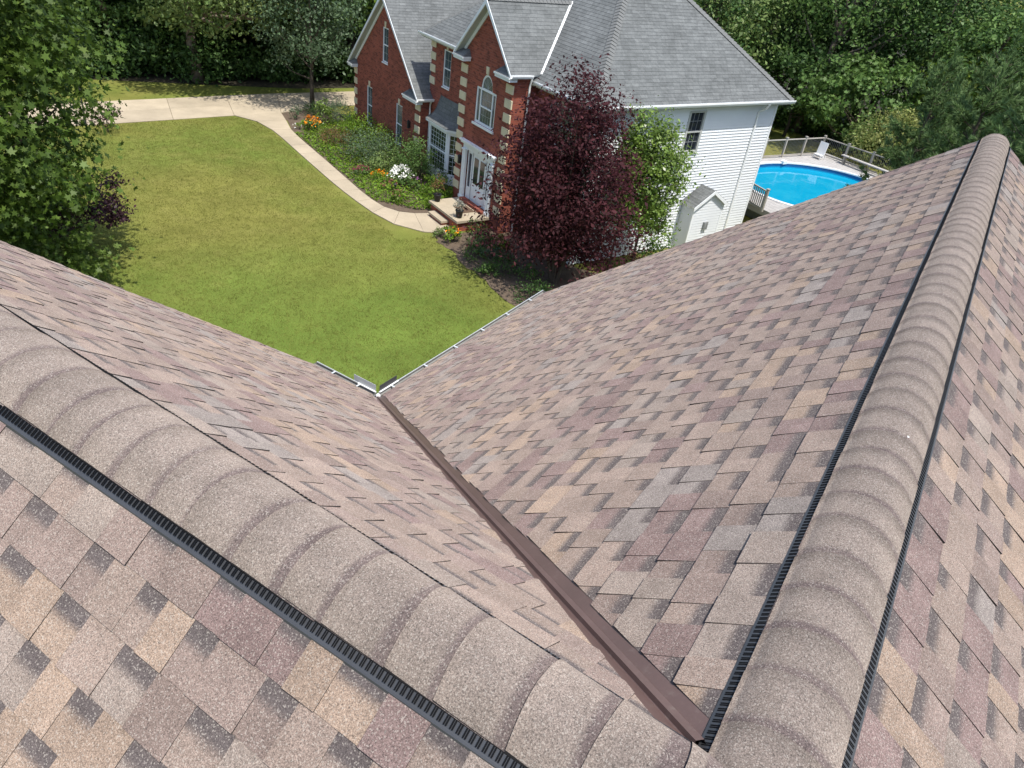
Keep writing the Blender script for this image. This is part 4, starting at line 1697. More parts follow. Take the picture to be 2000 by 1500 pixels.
for sg, ce in ((-1, c0 - oo), (1, c1 + oo)):
    roof_plane([(ce, cf - .12, zc0 - oo * sc_ + .05), (ce, MF0 - .01, zc0 - oo * sc_ + .05), (cm, MF0 - .01, zc1 + .05), (cm, cf - .12, zc1 + .05)], 'chase_roof', .13, .05)
    mb = NB()
    mb.prism([(ce, cf - .135, zc0 - oo * sc_ + .045), (cm, cf - .135, zc1 + .045), (cm, cf - .135, zc1 - .09), (ce, cf - .135, zc0 - oo * sc_ - .09)], (0, .014, 0))
    mb.build('rake_board', MAT['trim'], bump_)
mb = NB()
mb.box(20.82, 21.04, cf - .10, cf - .03, .92, 1.22)
mb.box(20.85, 20.92, cf - .115, cf - .101, .98, 1.16)
mb.box(20.96, 21.01, cf - .115, cf - .101, .98, 1.16)
mb.build('utility_box', MAT['meter'], bh)

# ------------------------------------------------------------------ porch, step, pots
pr_ = empty('porch', L(12.5, 21.97, 0), YAW, 'low brick porch with cream concrete top at the front door', 'porch')
mb = MB((12.5, 21.97, 0))
mb.box(12.58, 13.948, 22.04, 24.13, -0.02, 0.36)
mb.build('base', MAT['brick'], pr_)
mb = MB((12.5, 21.97, 0))
mb.box(12.50, 13.947, 21.96, 24.20, 0.361, 0.45)
mb.build('slab', MAT['concrete'], pr_)
mb = MB((12.5, 21.97, 0))
mb.box(13.72, 13.946, 22.32, 23.95, 0.451, 0.57)
mb.build('threshold', MAT['brick'], pr_)
st = empty('porch_step', L(12.3, 22.6, 0), YAW, 'single cream stone step in front of the porch', 'step')
mb = MB((12.3, 22.6, 0))
mb.box(12.24, 12.555, 22.66, 23.72, 0.13, 0.21)
mb.build('tread', MAT['concrete'], st)
mb = MB((12.3, 22.6, 0))
mb.box(12.29, 12.55, 22.70, 23.68, 0.0, 0.129)
mb.build('base', MAT['brick'], st)
dm = MB((13.2, 22.9, 0))
dm.box(13.12, 13.66, 22.62, 23.32, 0.4505, 0.464)
o = dm.build('doormat', MAT['mat'], None, loc=L(13.2, 22.9, 0), rz=YAW)
tag(o, 'flat brown doormat on the porch before the door', 'doormat')


def potplant(loc, label, leaf, seed, r=.24, h=.42, flower=None, n=260):
    root = empty('potted_plant', loc, 0, label, 'potted plant', 'pots on the porch')
    mb = MB()
    mb.lathe([(0.105, 0), (0.145, .26), (0.16, .262), (0.16, .295), (0.14, .295), (0.135, .25)], (0, 0, 0), 18)
    mb.build('pot', MAT['pot'], root, True)
    g = np.random.default_rng(seed)
    p, out, cc = clump_points(g, n // 12, 12, (0, 0, .30 + h * .45), (r, r, h * .55), .09, .2, 1, -.5)
    link('foliage', crown_mesh('foliage', g, p, out, .07, OVAL, LF[leaf]), root)
    mb = MB()
    for s in cc[:9]:
        mb.tube([(s[0] * .1, s[1] * .1, .24), (s[0] * .5, s[1] * .5, .24 + (s[2] - .24) * .6), tuple(s)], [.006, .005, .002], 4, False)
    mb.build('stems', MAT['bark'], root)
    return root


potplant(L(12.78, 24.02, .45), 'black pot with tall wispy reddish plant on the porch back corner', 'redgreen', 41, .27, .75, n=300)
potplant(L(12.78, 22.30, .45), 'black pot with pale variegated plant on the porch front corner', 'variegated', 42, .2, .38)

# ------------------------------------------------------------------ pool, deck, fences
pc = V3((30.35, 19.35, 0))
PRX, PRY, PZ = 4.0, 3.4, 1.15
pool = empty('swimming_pool', L(pc.x, pc.y, 0), YAW, 'round raised swimming pool with bright blue water behind the house', 'pool')


def ellring(rx0, ry0, z0, rx1, ry1, z1, mb, n=64):
    for i in range(n):
        a, b = 2 * math.pi * i / n, 2 * math.pi * (i + 1) / n
        mb.poly([(rx0 * math.cos(a), ry0 * math.sin(a), z0), (rx0 * math.cos(b), ry0 * math.sin(b), z0), (rx1 * math.cos(b), ry1 * math.sin(b), z1), (rx1 * math.cos(a), ry1 * math.sin(a), z1)])


liner, ntl, bl = newmat('pool_liner')
pl_ = pos(ntl)
spz = ntl.nodes.new('ShaderNodeSeparateXYZ')
ntl.links.new(pl_, spz.inputs[0])
nl1 = noise(ntl, pl_, 7.0, 2, .6)
cl_ = mixc(ntl, maprange(ntl, spz.outputs[2], 0.955, 0.965, 0, 1), (0.004, 0.30, 0.52), (0.006, 0.10, 0.27))
ntl.links.new(scalec(ntl, cl_, maprange(ntl, nl1, .3, .7, .9, 1.1)), bl.inputs['Base Color'])
bl.inputs['Roughness'].default_value = .5
wat, ntw, bw = newmat('pool_water')
bw.inputs['Base Color'].default_value = (0.5, 0.85, 1.0, 1)
bw.inputs['Roughness'].default_value = 0.03
bw.inputs['IOR'].default_value = 1.33
bw.inputs['Transmission Weight'].default_value = 0.0
wn1 = noise(ntw, pos(ntw), 2.2, 3, .6, .4)
wn2 = noise(ntw, pos(ntw), 1.0, 3, .65, 1.2)
wc = mixc(ntw, maprange(ntw, wn2, .45, .75, 0, .45), (0.002, 0.265, 0.43), (0.02, 0.34, 0.48))
ntw.links.new(wc, bw.inputs['Base Color'])
bump(ntw, bw, wn1, .12, .05)
mb = MB()
ellring(PRX, PRY, PZ, PRX, PRY, 0.8, mb)
mb.build('liner', liner, pool)
mb = MB()
n = 64
mb.poly([(PRX * math.cos(2 * math.pi * i / n), PRY * math.sin(2 * math.pi * i / n), 0.90) for i in range(n)])
mb.build('water', wat, pool)
mb = MB()
ellring(PRX + .16, PRY + .16, PZ + .02, PRX - .02, PRY - .02, PZ + .02, mb)
ellring(PRX - .02, PRY - .02, PZ + .02, PRX - .02, PRY - .02, PZ - .04, mb)
ellring(PRX + .16, PRY + .16, PZ - .04, PRX + .16, PRY + .16, PZ + .02, mb)
mb.build('rim', MAT['plasticwhite'], pool)
mb = MB()
ellring(PRX + .06, PRY + .06, 0, PRX + .06, PRY + .06, PZ - .03, mb)
mb.build('side_wall', MAT['meter'], pool)
mb = MB()
mb.box(1.2, 1.5, PRY - .28, PRY - .05, PZ - .05, PZ + .1)
mb.build('skimmer', MAT['plasticwhite'], pool)

deck = empty('pool_deck', L(33, 21, 0), YAW, 'weathered grey board deck wrapped around the far side of the pool', 'deck')
DB0 = (33, 21, 0)
mb = MB(DB0)
DX0, DX1, DY0, DY1 = 24.9, 36.15, 16.4, 23.55
bwid = .14
x = DX0
k = 0
while x < DX1:
    # boards run along f; leave the pool free
    dx = (x + bwid / 2 - pc.x) / (PRX + .1)
    segs = [(DY0, DY1)]
    if abs(dx) < 1:
        hh = (PRY + .1) * math.sqrt(1 - dx * dx)
        segs = [(DY0, pc.y - hh), (pc.y + hh, DY1)]
    # corner cut towards the house and the right
    for a, b in segs:
        if x < 26.2 and a < 18.0:
            a = max(a, 17.6)
        if b - a > .05:
            mb.box(x, x + bwid - .012, a, b, PZ - .075, PZ - .035 - .002 * (k % 2))
    x += bwid
    k += 1
mb.build('deck_boards', MAT['deck'], deck, kind='stuff')
mb = MB(DB0)
for (a, b, c, d) in ((DX0, DX1, DY1 - .05, DY1), (DX1 - .05, DX1, DY0, DY1), (DX0, DX0 + .05, 17.6, DY1), (26.2, DX1, DY0, DY0 + .05)):
    mb.box(a, b, c, d, PZ - .28, PZ - .078)
mb.build('skirt_board', MAT['railwood'], deck)
mb = MB(DB0)
for (a, b) in ((25.0, 17.8), (25.0, 23.4), (29, 23.4), (33, 23.4), (36, 23.4), (36, 20), (36, 16.6), (31, 16.6), (26.4, 16.6)):
    mb.box(a - .05, a + .05, b - .05, b + .05, 0, PZ - .285)
mb.build('posts', MAT['railwood'], deck)


def railing(label, pts, hh=.92, mesh=False, post=1.35, base=PZ - .035, bal=False, mat='railwood', grp=None):
    c = pts[0]
    root = empty('deck_railing', L(c[0], c[1], 0), YAW, label, 'railing', grp)
    off = (c[0], c[1], 0)
    for (p, q) in zip(pts, pts[1:]):
        a, b = V3((p[0], p[1], 0)), V3((q[0], q[1], 0))
        ln = (b - a).length
        t_ = (b - a) / ln
        n_ = max(1, round(ln / post))
        for i in range(n_ + 1):
            if i == 0 and p is not pts[0]:
                continue
            c_ = a + t_ * (ln * i / n_)
            mb = MB(off)
            mb.box(c_.x - .045, c_.x + .045, c_.y - .045, c_.y + .045, base, base + hh + .06)
            mb.box(c_.x - .062, c_.x + .062, c_.y - .062, c_.y + .062, base + hh + .0605, base + hh + .10)
            mb.build('post', MAT[mat], root)
        mb = MB(off)
        z_ = V3((0, 0, base))
        mb.bar(a + z_ + V3((0, 0, hh - .02)), b + z_ + V3((0, 0, hh - .02)), .07, .045)
        mb.bar(a + z_ + V3((0, 0, .1)), b + z_ + V3((0, 0, .1)), .04, .07)
        mb.build('rail', MAT[mat], root)
        if bal:
            mb = MB(off)
            nb2 = int(ln / .115)
            for i in range(1, nb2):
                c_ = a + t_ * (ln * i / nb2)
                mb.box(c_.x - .018, c_.x + .018, c_.y - .018, c_.y + .018, base + .136, base + hh - .043)
            mb.build('balusters', MAT[mat], root, kind='stuff')
        if mesh:
            mb = MB(off)
            nb2 = int(ln / .10)
            for i in range(1, nb2):
                c_ = a + t_ * (ln * i / nb2)
                mb.box(c_.x - .004, c_.x + .004, c_.y - .004, c_.y + .004, base + .136, base + hh - .043)
            mb.build('wires', MAT['meter'], root, kind='stuff')
    return root


railing('open post railing along the back of the pool deck', [(29.6, 23.55), (35.45, 23.2), (35.85, 19.0)], .92, True, 1.35)
railing('picket railing between the house corner and the pool', [(24.6, 17.9), (24.95, 19.6), (25.0, 20.9)], .86, False, 1.7, bal=True)
# folded lounge chair standing on the deck
lc = empty('lounge_chair', L(34.9, 22.7, PZ - .03), YAW, 'white folding chair standing upright on the deck corner', 'chair')
lc.scale = (.8, .8, .9)
mb = MB()
mb.hexa([(-.25, -.30, .10), (-.20, -.30, .08), (-.20, .30, .08), (-.25, .30, .10), (-.12, -.30, .95), (-.07, -.30, .94), (-.07, .30, .94), (-.12, .30, .95)])
mb.build('back', MAT['plasticwhite'], lc)
mb = MB()
mb.box(-.5, -.24, -.28, .28, .22, .26)
mb.build('seat', MAT['plasticwhite'], lc)
for (a, b) in ((-.45, -.25), (-.45, .25), (.05, -.25), (.05, .25)):
    mb = MB()
    mb.box(a - .02, a + .02, b - .02, b + .02, 0, .22)
    mb.build('leg', MAT['plasticwhite'], lc)
bn = empty('deck_bench', L(35.4, 20.6, PZ - .03), YAW, 'long low pale board bench against the deck railing', 'bench')
mb = MB()
mb.box(-.12, .12, -1.55, 1.25, .40, .45)
mb.build('seat', MAT['deck'], bn)
for y in (-1.3, -.1, 1.05):
    mb = MB()
    mb.box(-.1, .1, y - .03, y + .03, 0, .399)
    mb.build('leg', MAT['railwood'], bn)
# pool ladder
ld = empty('pool_ladder', L(28.3, 16.95, PZ - .03), YAW + .9, 'white handrail ladder at the near edge of the pool', 'ladder')
ld.scale = (.7, .7, .7)
for y in (-.22, .22):
    mb = MB()
    mb.tube([(-.15, y, 0), (-.15, y, .45), (-.08, y, .6), (.1, y, .62), (.2, y, .45), (.22, y, -.4)], [.022] * 6, 8)
    mb.build('rail', MAT['plasticwhite'], ld, True)
for z in (.1, -.15):
    mb = MB()
    mb.box(.16, .26, -.22, .22, z, z + .03)
    mb.build('tread', MAT['plasticwhite'], ld)
for i, (d_, f_) in enumerate(((25.35, 20.35), (25.7, 19.6))):
    root = empty('deck_planter', L(d_, f_, PZ - .036), 0, ('small dark planter on the deck near the house corner', 'small dark planter by the picket railing post')[i], 'planter')
    mb = MB()
    mb.lathe([(.10, 0), (.14, .22), (.15, .24), (.13, .24)], (0, 0, 0), 14)
    mb.build('pot', MAT['pot'], root, True)
    g = np.random.default_rng(90 + i)
    p, out, cc = clump_points(g, 12, 10, (0, 0, .38), (.13, .13, .2), .06, .2, 1, -.5)
    link('foliage', crown_mesh('foliage', g, p, out, .08, OVAL, LF['mid']), root)

# ------------------------------------------------------------------ trees and shrubs
tree('maple_tree', 'large green maple with pointed leaves beyond the left roof edge', 'tree', (6.7, 21.3, 0), .26, 1.2, 5.9, (3.7, 3.7, 5.6), 760, 84, .8, 'maple', .165, MAPLE, 3,
     shell=.45, limbs=16, low=-.95, flat=.55, extra=('mapletip', .16))
tree('maple_sapling', 'young bright green maple low beside the left roof edge', 'tree', (8.9, 19.6, 0), .04, .4, 1.05, (.8, .8, 1.0), 34, 40, .42, 'mapletip', .16, MAPLE, 5, limbs=6, low=-.9, shell=.3)
tree('burgundy_shrub', 'dark burgundy leaved shrub behind the maple at the lawn edge', 'shrub', (10.4, 22.3, 0), .06, .5, 1.45, (1.5, 1.5, 1.1), 46, 150, .42, 'burgundy', .11, OVAL, 7, limbs=10, shell=.5, flat=.35)
tree('burgundy_sapling', 'small burgundy sapling beside the post at the drive', 'shrub', (17.45, 31.9, 0), .03, .3, .7, (.75, .55, .5), 14, 40, .3, 'burgundy', .10, OVAL, 8, limbs=5, shell=.3)
mp = empty('marker_post', (17.1, 32.9, 0), 0, 'thin dark post with small cap at the edge of the driveway', 'post')
mb = MB()
mb.tube([(0, 0, -.05), (0, 0, 1.55)], [.035, .035], 10)
mb.build('shaft', MAT['darkmetal'], mp)
mb = MB()
mb.lathe([(.05, 1.55), (.11, 1.62), (.10, 1.80), (.13, 1.83), (.03, 1.95)], (0, 0, 0), 10)
mb.build('lantern', MAT['darkmetal'], mp)

# plum with several upright stems
pt = L(13.65, 17.25)
g = np.random.default_rng(17)
plum = empty('plum_tree', pt, 0, 'purple leaved plum tree in front of the brick house', 'tree')
P_, O_, C_ = [], [], []
stems = MB()
for i in range(9):
    a = 2 * math.pi * i / 9 + g.normal() * .3
    rr_ = (.55 + .75 * g.random() if i % 3 else 1.75)
    tip = np.array([math.cos(a) * rr_, math.sin(a) * rr_, (6.0 if i % 3 else 4.9) - .45 * rr_ + .22 * g.normal()])
    mid_ = tip * np.array([.45, .45, .5])
    stems.tube([(math.cos(a) * .06, math.sin(a) * .06, -.05), tuple(mid_ * [.5, .5, .5]), tuple(mid_), tuple(tip)], [.07, .055, .04, .008], 6, False)
    for j in range(19):
        q = .20 + .78 * (j + g.random()) / 17
        b = mid_ * (q / .5) if q < .5 else mid_ + (tip - mid_) * ((q - .5) / .5)
        an = g.random() * 6.28
        ln = (.35 + .75 * (1 - abs(q - .5))) * (1.0 if q < .85 else .5)
        e = b + np.array([math.cos(an) * ln, math.sin(an) * ln, .25 * ln])
        stems.tube([tuple(b), tuple(e)], [.014, .004], 4, False)
        for w_ in (1.0, .62):
            c_ = b + (e - b) * w_
            k_ = int(90 * (1.1 if w_ == 1 else .8))
            P_.append(c_ + g.normal(size=(k_, 3)) * np.array([.29, .29, .23]))
# skirt of lower foliage
for j in range(52):
    an = g.random() * 6.28
    r_ = .7 + 1.75 * g.random() ** .6
    c_ = np.array([math.cos(an) * r_, math.sin(an) * r_, .95 + 1.5 * g.random()])
    P_.append(c_ + g.normal(size=(75, 3)) * np.array([.32, .32, .24]))
P_ = np.concatenate(P_)
O_ = unit(P_ - np.array([0, 0, 2.8]))
P_[:, :2] *= 1.12
link('crown', crown_mesh('crown', g, P_, O_, .125, OVAL, LF['purple'], .5, .5, .8), plum)
stems.build('stems', MAT['bark'], plum, True)

g = np.random.default_rng(23)
tree('pear_tree', 'slender light green tree against the white sided wall', 'tree', L(16.75, 16.85), .06, .5, 3.2, (1.0, 1.0, 2.2), 160, 110, .42, 'pear', .118, OVAL, 19, limbs=12, shell=.25, extra=None)
tree('pear_tree', 'thin green spire rising between plum tree and white wall', 'tree', L(16.0, 17.2), .05, 1.2, 4.5, (.36, .36, 1.35), 34, 80, .28, 'pear', .11, OVAL, 20, limbs=8, shell=.2)
tree('leafy_shrub', 'green shrub at the foot of the white wall under the pear', 'shrub', L(17.6, 16.9), .03, .2, .75, (.7, .7, .75), 24, 44, .3, 'mid', .11, OVAL, 24, limbs=6, shell=.3)

tree('ornamental_tree', 'small dark green tree beside the driveway at the garage corner', 'tree', L(13.25, 38.75), .11, 1.5, 4.9, (2.5, 2.3, 3.4), 160, 70, .7, 'grey', .17, OVAL, 31, limbs=12, shell=.45, extra=('yellow', .05), low=-.85)
tree('woodland_tree', 'tall tree with straight pale trunk at the edge of the left woods', 'tree', L(9.0, 44.8), .30, 3.4, 7.2, (5.4, 4.4, 4.6), 280, 70, .95, 'light', .25, OVAL, 33, 'palebark', offc=(.5, -1.8), shell=.5, limbs=18, low=-.9)
tree('woodland_tree', 'broad green tree arching over the driveway beyond the small tree', 'tree', L(15.2, 45.4), .24, 2.8, 6.8, (4.8, 4.4, 4.8), 200, 66, 1.0, 'mid', .24, OVAL, 34, shell=.5, limbs=14, low=-.9)
tree('woodland_tree', 'lime green tree showing behind the garage gable', 'tree', L(21.5, 41.3), .18, 2.5, 5.4, (2.6, 2.6, 3.6), 95, 60, .8, 'lime', .22, OVAL, 35, shell=.5, limbs=10)
tree('woodland_tree', 'tall tree with leaning bare trunk behind the pool', 'tree', L(42.6, 30.2), .26, 3.6, 8.8, (4.6, 5.0, 4.8), 150, 60, 1.1, 'mid', .25, OVAL, 36, 'palebark', shell=.5, limbs=14, lean=(.6, -1.4), low=-.7)
tree('woodland_tree', 'pale leaved tree above the far right roof corner of the brick house', 'tree', L(36.0, 33.5), .24, 3.5, 7.2, (4.2, 4.2, 4.6), 140, 60, 1.0, 'light', .25, OVAL, 37, shell=.55, limbs=12, low=-.7)
tree('understory_maple', 'spreading green understory maple behind the pool railing', 'tree', L(41.0, 25.2), .10, 1.0, 3.2, (3.0, 3.4, 2.5), 100, 55, .75, 'mid', .24, MAPLE, 38, shell=.5, limbs=9)
tree('understory_maple', 'darker understory maple left of the pool railing corner', 'tree', L(40.6, 29.4), .10, 1.0, 3.0, (2.8, 3.0, 2.5), 90, 55, .75, 'dark', .24, MAPLE, 39, shell=.5, limbs=9)
tree('lime_shrub', 'bright lime shrub between the two pine tops', 'shrub', L(43.4, 21.6), .08, 1.6, 5.0, (1.5, 1.5, 1.6), 46, 46, .6, 'lime', .24, OVAL, 40, shell=.4, limbs=8)
tree('yellow_shrub', 'rounded yellow green shrub right of the pool deck', 'shrub', L(37.6, 20.6), .06, .4, 2.1, (1.75, 1.75, 1.85), 90, 60, .5, 'yellow', .13, OVAL, 43, shell=.6, limbs=9, low=-.5)
tree('green_sapling', 'young green sapling behind the deck corner post', 'shrub', L(38.7, 23.1), .04, .5, 1.75, (.75, .75, 1.0), 24, 36, .45, 'light', .2, OVAL, 44, shell=.4, limbs=6)


def pine(label, loc, h, rbase, seed, z0=.6, dens=1.0):
    g = np.random.default_rng(seed)
    root = empty('pine_tree', loc, 0, label, 'tree', 'young pines by the roof end')
    tr = MB()
    tr.tube([(0, 0, -.1), (0, 0, h * .5), (0, 0, h - .3), (0, 0, h)], [.11, .07, .025, .012], 8)
    tr.build('trunk', MAT['bark'], root, True)
    br_ = MB()
    tuft, dirs = [], []
    z = z0
    while z < h - .15:
        q = 1 - z / h
        nbr = 6
        for i in range(nbr):
            a = g.random() * 6.28
            ln = rbase * (q ** .75) * (.75 + .45 * g.random()) + .2
            rise = .25 + .75 * (1 - q) ** 1.3 + .1 * g.normal()
            e = np.array([math.cos(a) * ln, math.sin(a) * ln, z + rise * ln])
            b = np.array([0, 0, z])
            br_.tube([tuple(b), tuple(b + (e - b) * .5 + [0, 0, -.05 * ln]), tuple(e)], [.02 * (q + .3), .013, .005], 4, False)
            nt_ = max(3, int(ln / .11 * dens))
            for j in range(nt_):
                w = .25 + .75 * (j + g.random()) / nt_
                c = b + (e - b) * w + g.normal(size=3) * .05 * ln ** .5
                d = unit(((e - b) / max(ln, .1) + g.normal(size=3) * .45 + [0, 0, .25])[None])[0]
                tuft.append(c)
                dirs.append(d)
                if ln > .6 and g.random() < .75:
                    s_ = np.array([-math.sin(a), math.cos(a), .3]) * (1 if g.random() < .5 else -1)
                    tuft.append(c + s_ * .16 * ln * g.random() * 1.4)
                    dirs.append(unit((d + s_ * .8)[None])[0])
        z += .34 + .1 * g.random()
    # upright candles
    for i in range(9):
        a = g.random() * 6.28
        r_ = rbase * .45 * g.random() ** .5
        zz = h - .25 - r_ * 1.1
        for k_ in range(6):
            tuft.append(np.array([math.cos(a) * r_, math.sin(a) * r_, zz + k_ * .1]))
            dirs.append(unit((np.array([0, 0, 1.0]) + g.normal(size=3) * .15)[None])[0])
    for k_ in range(9):
        tuft.append(np.array([0, 0, h - .3 + k_ * .09]))
        dirs.append(np.array([0, 0, 1.0]))
    br_.build('branches', MAT['bark'], root)
    tuft, dirs = np.array(tuft), np.array(dirs)
    k_ = 20
    idx = np.repeat(np.arange(len(tuft)), k_)
    td = unit(dirs[idx] + g.normal(size=(len(idx), 3)) * .42)
    nr = unit(np.cross(td, g.normal(size=(len(idx), 3))))
    V, kk = cards(tuft[idx], nr, .19 * (.7 + .6 * g.random(len(idx))), BLADE * np.array([1.7, 1, 0]), g, td)
    link('needles', cards_mesh('needles', V, kk, LF['pine']), root)
    return root


pine('young pine with upright candles left of the ridge end', (29.4, 1.9, 0), 7.8, 2.1, 51)
pine('taller pine directly behind the ridge end', (26.6, .35, 0), 8.6, 2.3, 52)
pine('pine at the right picture edge beyond the ridge end', (23.2, -1.3, 0), 9.6, 2.4, 53)
pine('low pine between pool deck and roof edge', (31.0, 1.2, 0), 6.2, 2.0, 54)
pine('small pine right of the ridge end below the tall ones', (21.5, -.2, 0), 6.9, 1.9, 55)
pine('far tall pine behind the others at the right edge', (34.5, -2.6, 0), 10.5, 2.7, 56)


# the dark woods behind: one mass
def woods(name, label, spots, seed):
    g = np.random.default_rng(seed)
    mats = [LF['dark'], LF['mid'], LF['light'], LF['lime']]
    Vs, mi = [], []
    trunks = MB()
    for (d, f, h, r, m, zb) in spots:
        c = L(d, f)
        cz = (h + zb) / 2
        ncl = int(34 + 6.0 * r * r * (h - zb) / 6)
        ncl = min(ncl, 120)
        p, out, cc = clump_points(g, ncl, 40, (c.x, c.y, cz), (r, r, (h - zb) / 2), 1.0 if h > 6 else .6, .45, .55, -.95)
        p[:, 2] = np.maximum(p[:, 2], .05)
        nrm = unit(np.array([0, 0, .6]) + out * .6 + g.normal(size=p.shape) * .7)
        V, k = cards(p, nrm, .25 * (.65 + .7 * g.random(len(p))), OVAL, g)
        Vs.append(V)
        mi.append(np.full(len(p), m, dtype=np.int32))
        if h > 6:
            trunks.tube([(c.x, c.y, -.1), (c.x + g.normal() * .2, c.y + g.normal() * .2, h * .45), (c.x + g.normal() * .4, c.y + g.normal() * .4, h * .85)], [.2 + .1 * g.random(), .15, .05], 7, False)
    V = np.concatenate(Vs)
    me = cards_mesh(name, V, 4, mats[0])
    for m in mats[1:]:
        me.materials.append(m)
    me.polygons.foreach_set('material_index', np.concatenate(mi))
    o = link(name, me)
    o['kind'] = 'stuff'
    o['label'] = label
    o['category'] = 'woods'
    trunks.build('trunks', MAT['bark'], o, True, kind='stuff')
    return o


g = np.random.default_rng(77)
spots = []
for d in np.arange(-16, 36, 3.1):
    for row in range(3):
        f = 46.5 + row * 3.6 + g.normal() * .9 + (1.2 if d < 6 else 0)
        spots.append((d + g.normal() * .9, f, 9 + 4 * g.random(), 2.6 + .9 * g.random(), int(g.choice([0, 0, 0, 1, 1])), 0.5 + 1.6 * g.random()))
    # undergrowth at the edge
    for q in range(3):
        spots.append((d + 3 * g.random(), 44.9 + 1.3 * g.random() + (1.5 if d < 6 else 0) - (1.6 if d > 16 else 0), 1.0 + 1.3 * g.random(), .9 + .5 * g.random(), int(g.choice([0, 0, 0, 1])), 0.0))
for d in np.arange(-20, 40, 1.7):
    for f in (49.0, 53.0, 58.0):
        spots.append((d + g.normal(), f + g.normal(), 2.2 + 2.2 * g.random(), 1.5 + .6 * g.random(), int(g.choice([0, 0, 1])), 0.0))
for f in np.arange(32, 46, 3.2):
    spots.append((33 + 3 * g.random(), f + g.normal(), 8 + 3 * g.random(), 2.8, 0, 1.0))
woods('woods', 'dark leafy woods across the driveway at the left', spots, 71)
spots = []
for f in np.arange(-14, 44, 3.0):
    for row in range(3):
        d = 45.5 + row * 3.6 + g.normal() * 1.0 - max(0, (f - 26)) * .28 + max(0, (18 - f)) * .1
        spots.append((d, f + g.normal() * .8, 9 + 4 * g.random(), 2.6 + .9 * g.random(), int(g.choice([0, 0, 1, 1, 1, 3] if f < 24 else [0, 0, 1, 1])), 1.0 + 1.2 * g.random()))
    for q in range(3):
        spots.append((43.2 + 1.5 * g.random() - max(0, (f - 26)) * .28, f + 3 * g.random(), 1.3 + 1.8 * g.random(), 1.0 + .5 * g.random(), int(g.choice([0, 1, 1])), 0.0))
woods('woods', 'dense green woods behind the pool and the brick house roof', spots, 72)

# ------------------------------------------------------------------ garden plants
plant('silver_shrub', 'pale silvery shrub at the corner of walk and driveway', 'shrub', L(11.75, 37.1), .32, .7, 'grey', 330, .07, seed=101)
plant('lily_clump', 'clump of orange lilies near the driveway end of the bed', 'flowers', L(11.9, 35.25), .42, .62, 'mid', 420, .12, seed=102, flower=('orange', 30, .09, 6))
plant('daisy_patch', 'small patch of white and yellow flowers beside the walk', 'flowers', L(11.35, 35.3), .38, .32, 'cover', 260, .07, seed=103, flower=('white', 10, .06, 4))
plant('upright_perennial', 'tall light green perennial behind the orange lilies', 'plant', L(12.7, 35.7), 0.40, 1.30, 'pear', 828, .11, seed=104)
plant('ornamental_grass', 'dark mound of ornamental grass at the garage corner', 'grass', L(13.75, 36.4), .85, 1.0, 'grey', 1500, .22, BLADE * np.array([.8, 1, 1]), seed=105, up=.2)
plant('ornamental_grass', 'smaller dark grass clump under the driveway tree', 'grass', L(12.9, 37.6), .6, .6, 'dark', 900, .2, BLADE * np.array([.8, 1, 1]), seed=106, up=.2)
plant('barberry_shrub', 'low reddish green shrub in the middle of the bed', 'shrub', L(12.2, 32.9), 0.84, 0.78, 'redgreen', 1620, .07, seed=107)
plant('boxwood_shrub', 'large grey green shrub below the garage windows', 'shrub', L(12.75, 30.2), 1.26, 1.37, 'grey', 4320, .08, seed=108)
plant('spirea_shrub', 'light green feathery shrub right of the grey green shrub', 'shrub', L(12.75, 28.75), 0.78, 0.98, 'light', 1980, .08, seed=109)
plant('phlox_clump', 'clump of white phlox in full bloom', 'flowers', L(12.75, 27.15), .48, .75, 'mid', 520, .1, seed=110, flower=('white', 62, .085, 6))
plant('marigold_patch', 'orange flowers left of the white phlox', 'flowers', L(12.0, 27.75), .34, .5, 'cover', 300, .09, seed=111, flower=('orange', 26, .06, 5))
plant('coleus_patch', 'maroon flowers left of the orange ones by the walk', 'flowers', L(11.6, 28.6), .4, .4, 'mid', 260, .09, seed=112, flower=('maroon', 34, .07, 5))
plant('leafy_shrub', 'tall mid green shrub under the second garage window', 'shrub', L(13.75, 28.6), 0.84, 1.62, 'mid', 2340, .09, seed=113)
plant('leafy_shrub', 'bright green shrub against the garage wall behind the boxwood', 'shrub', L(13.85, 31.8), 0.90, 1.04, 'cover', 1800, .09, seed=114)
plant('leafy_shrub', 'bright green shrub at the garage wall near the dark grass', 'shrub', L(13.9, 34.0), 0.90, 1.04, 'cover', 1800, .09, seed=115)
plant('allium_clump', 'single purple flower head plant near the bay window', 'flowers', L(13.0, 26.35), .3, .55, 'mid', 260, .1, seed=116, flower=('mauve', 3, .10, 9))
plant('aster_patch', 'pinkish maroon flowers in front of the white phlox', 'flowers', L(12.05, 26.7), .38, .4, 'cover', 260, .09, seed=117, flower=('maroon', 24, .06, 5))
plant('coneflower_patch', 'reddish orange flowers near the curve of the walk', 'flowers', L(11.75, 25.4), .33, .45, 'cover', 260, .09, seed=118, flower=('maroon', 12, .06, 5))
plant('climbing_shrub', 'loose grey green shrub in front of the bay window', 'shrub', L(14.05, 26.3), .42, 1.25, 'grey', 520, .08, seed=119)
plant('leafy_shrub', 'rounded green shrub left of the porch pot', 'shrub', L(13.5, 25.3), 0.66, 0.98, 'cover', 1368, .09, seed=120)
plant('leafy_shrub', 'green shrub beside the bay window and the downspout', 'shrub', L(13.75, 27.5), 0.66, 1.76, 'mid', 1620, .09, seed=121)
plant('daylily_clump', 'yellow and orange flowering plant at the end of the walk', 'flowers', L(11.95, 21.35), .38, .6, 'cover', 420, .1, seed=122, flower=('orange', 9, .08, 5))
plant('leafy_shrub', 'small green plant left of the flowering one at the walk end', 'plant', L(11.75, 21.85), .28, .35, 'light', 240, .09, seed=123)
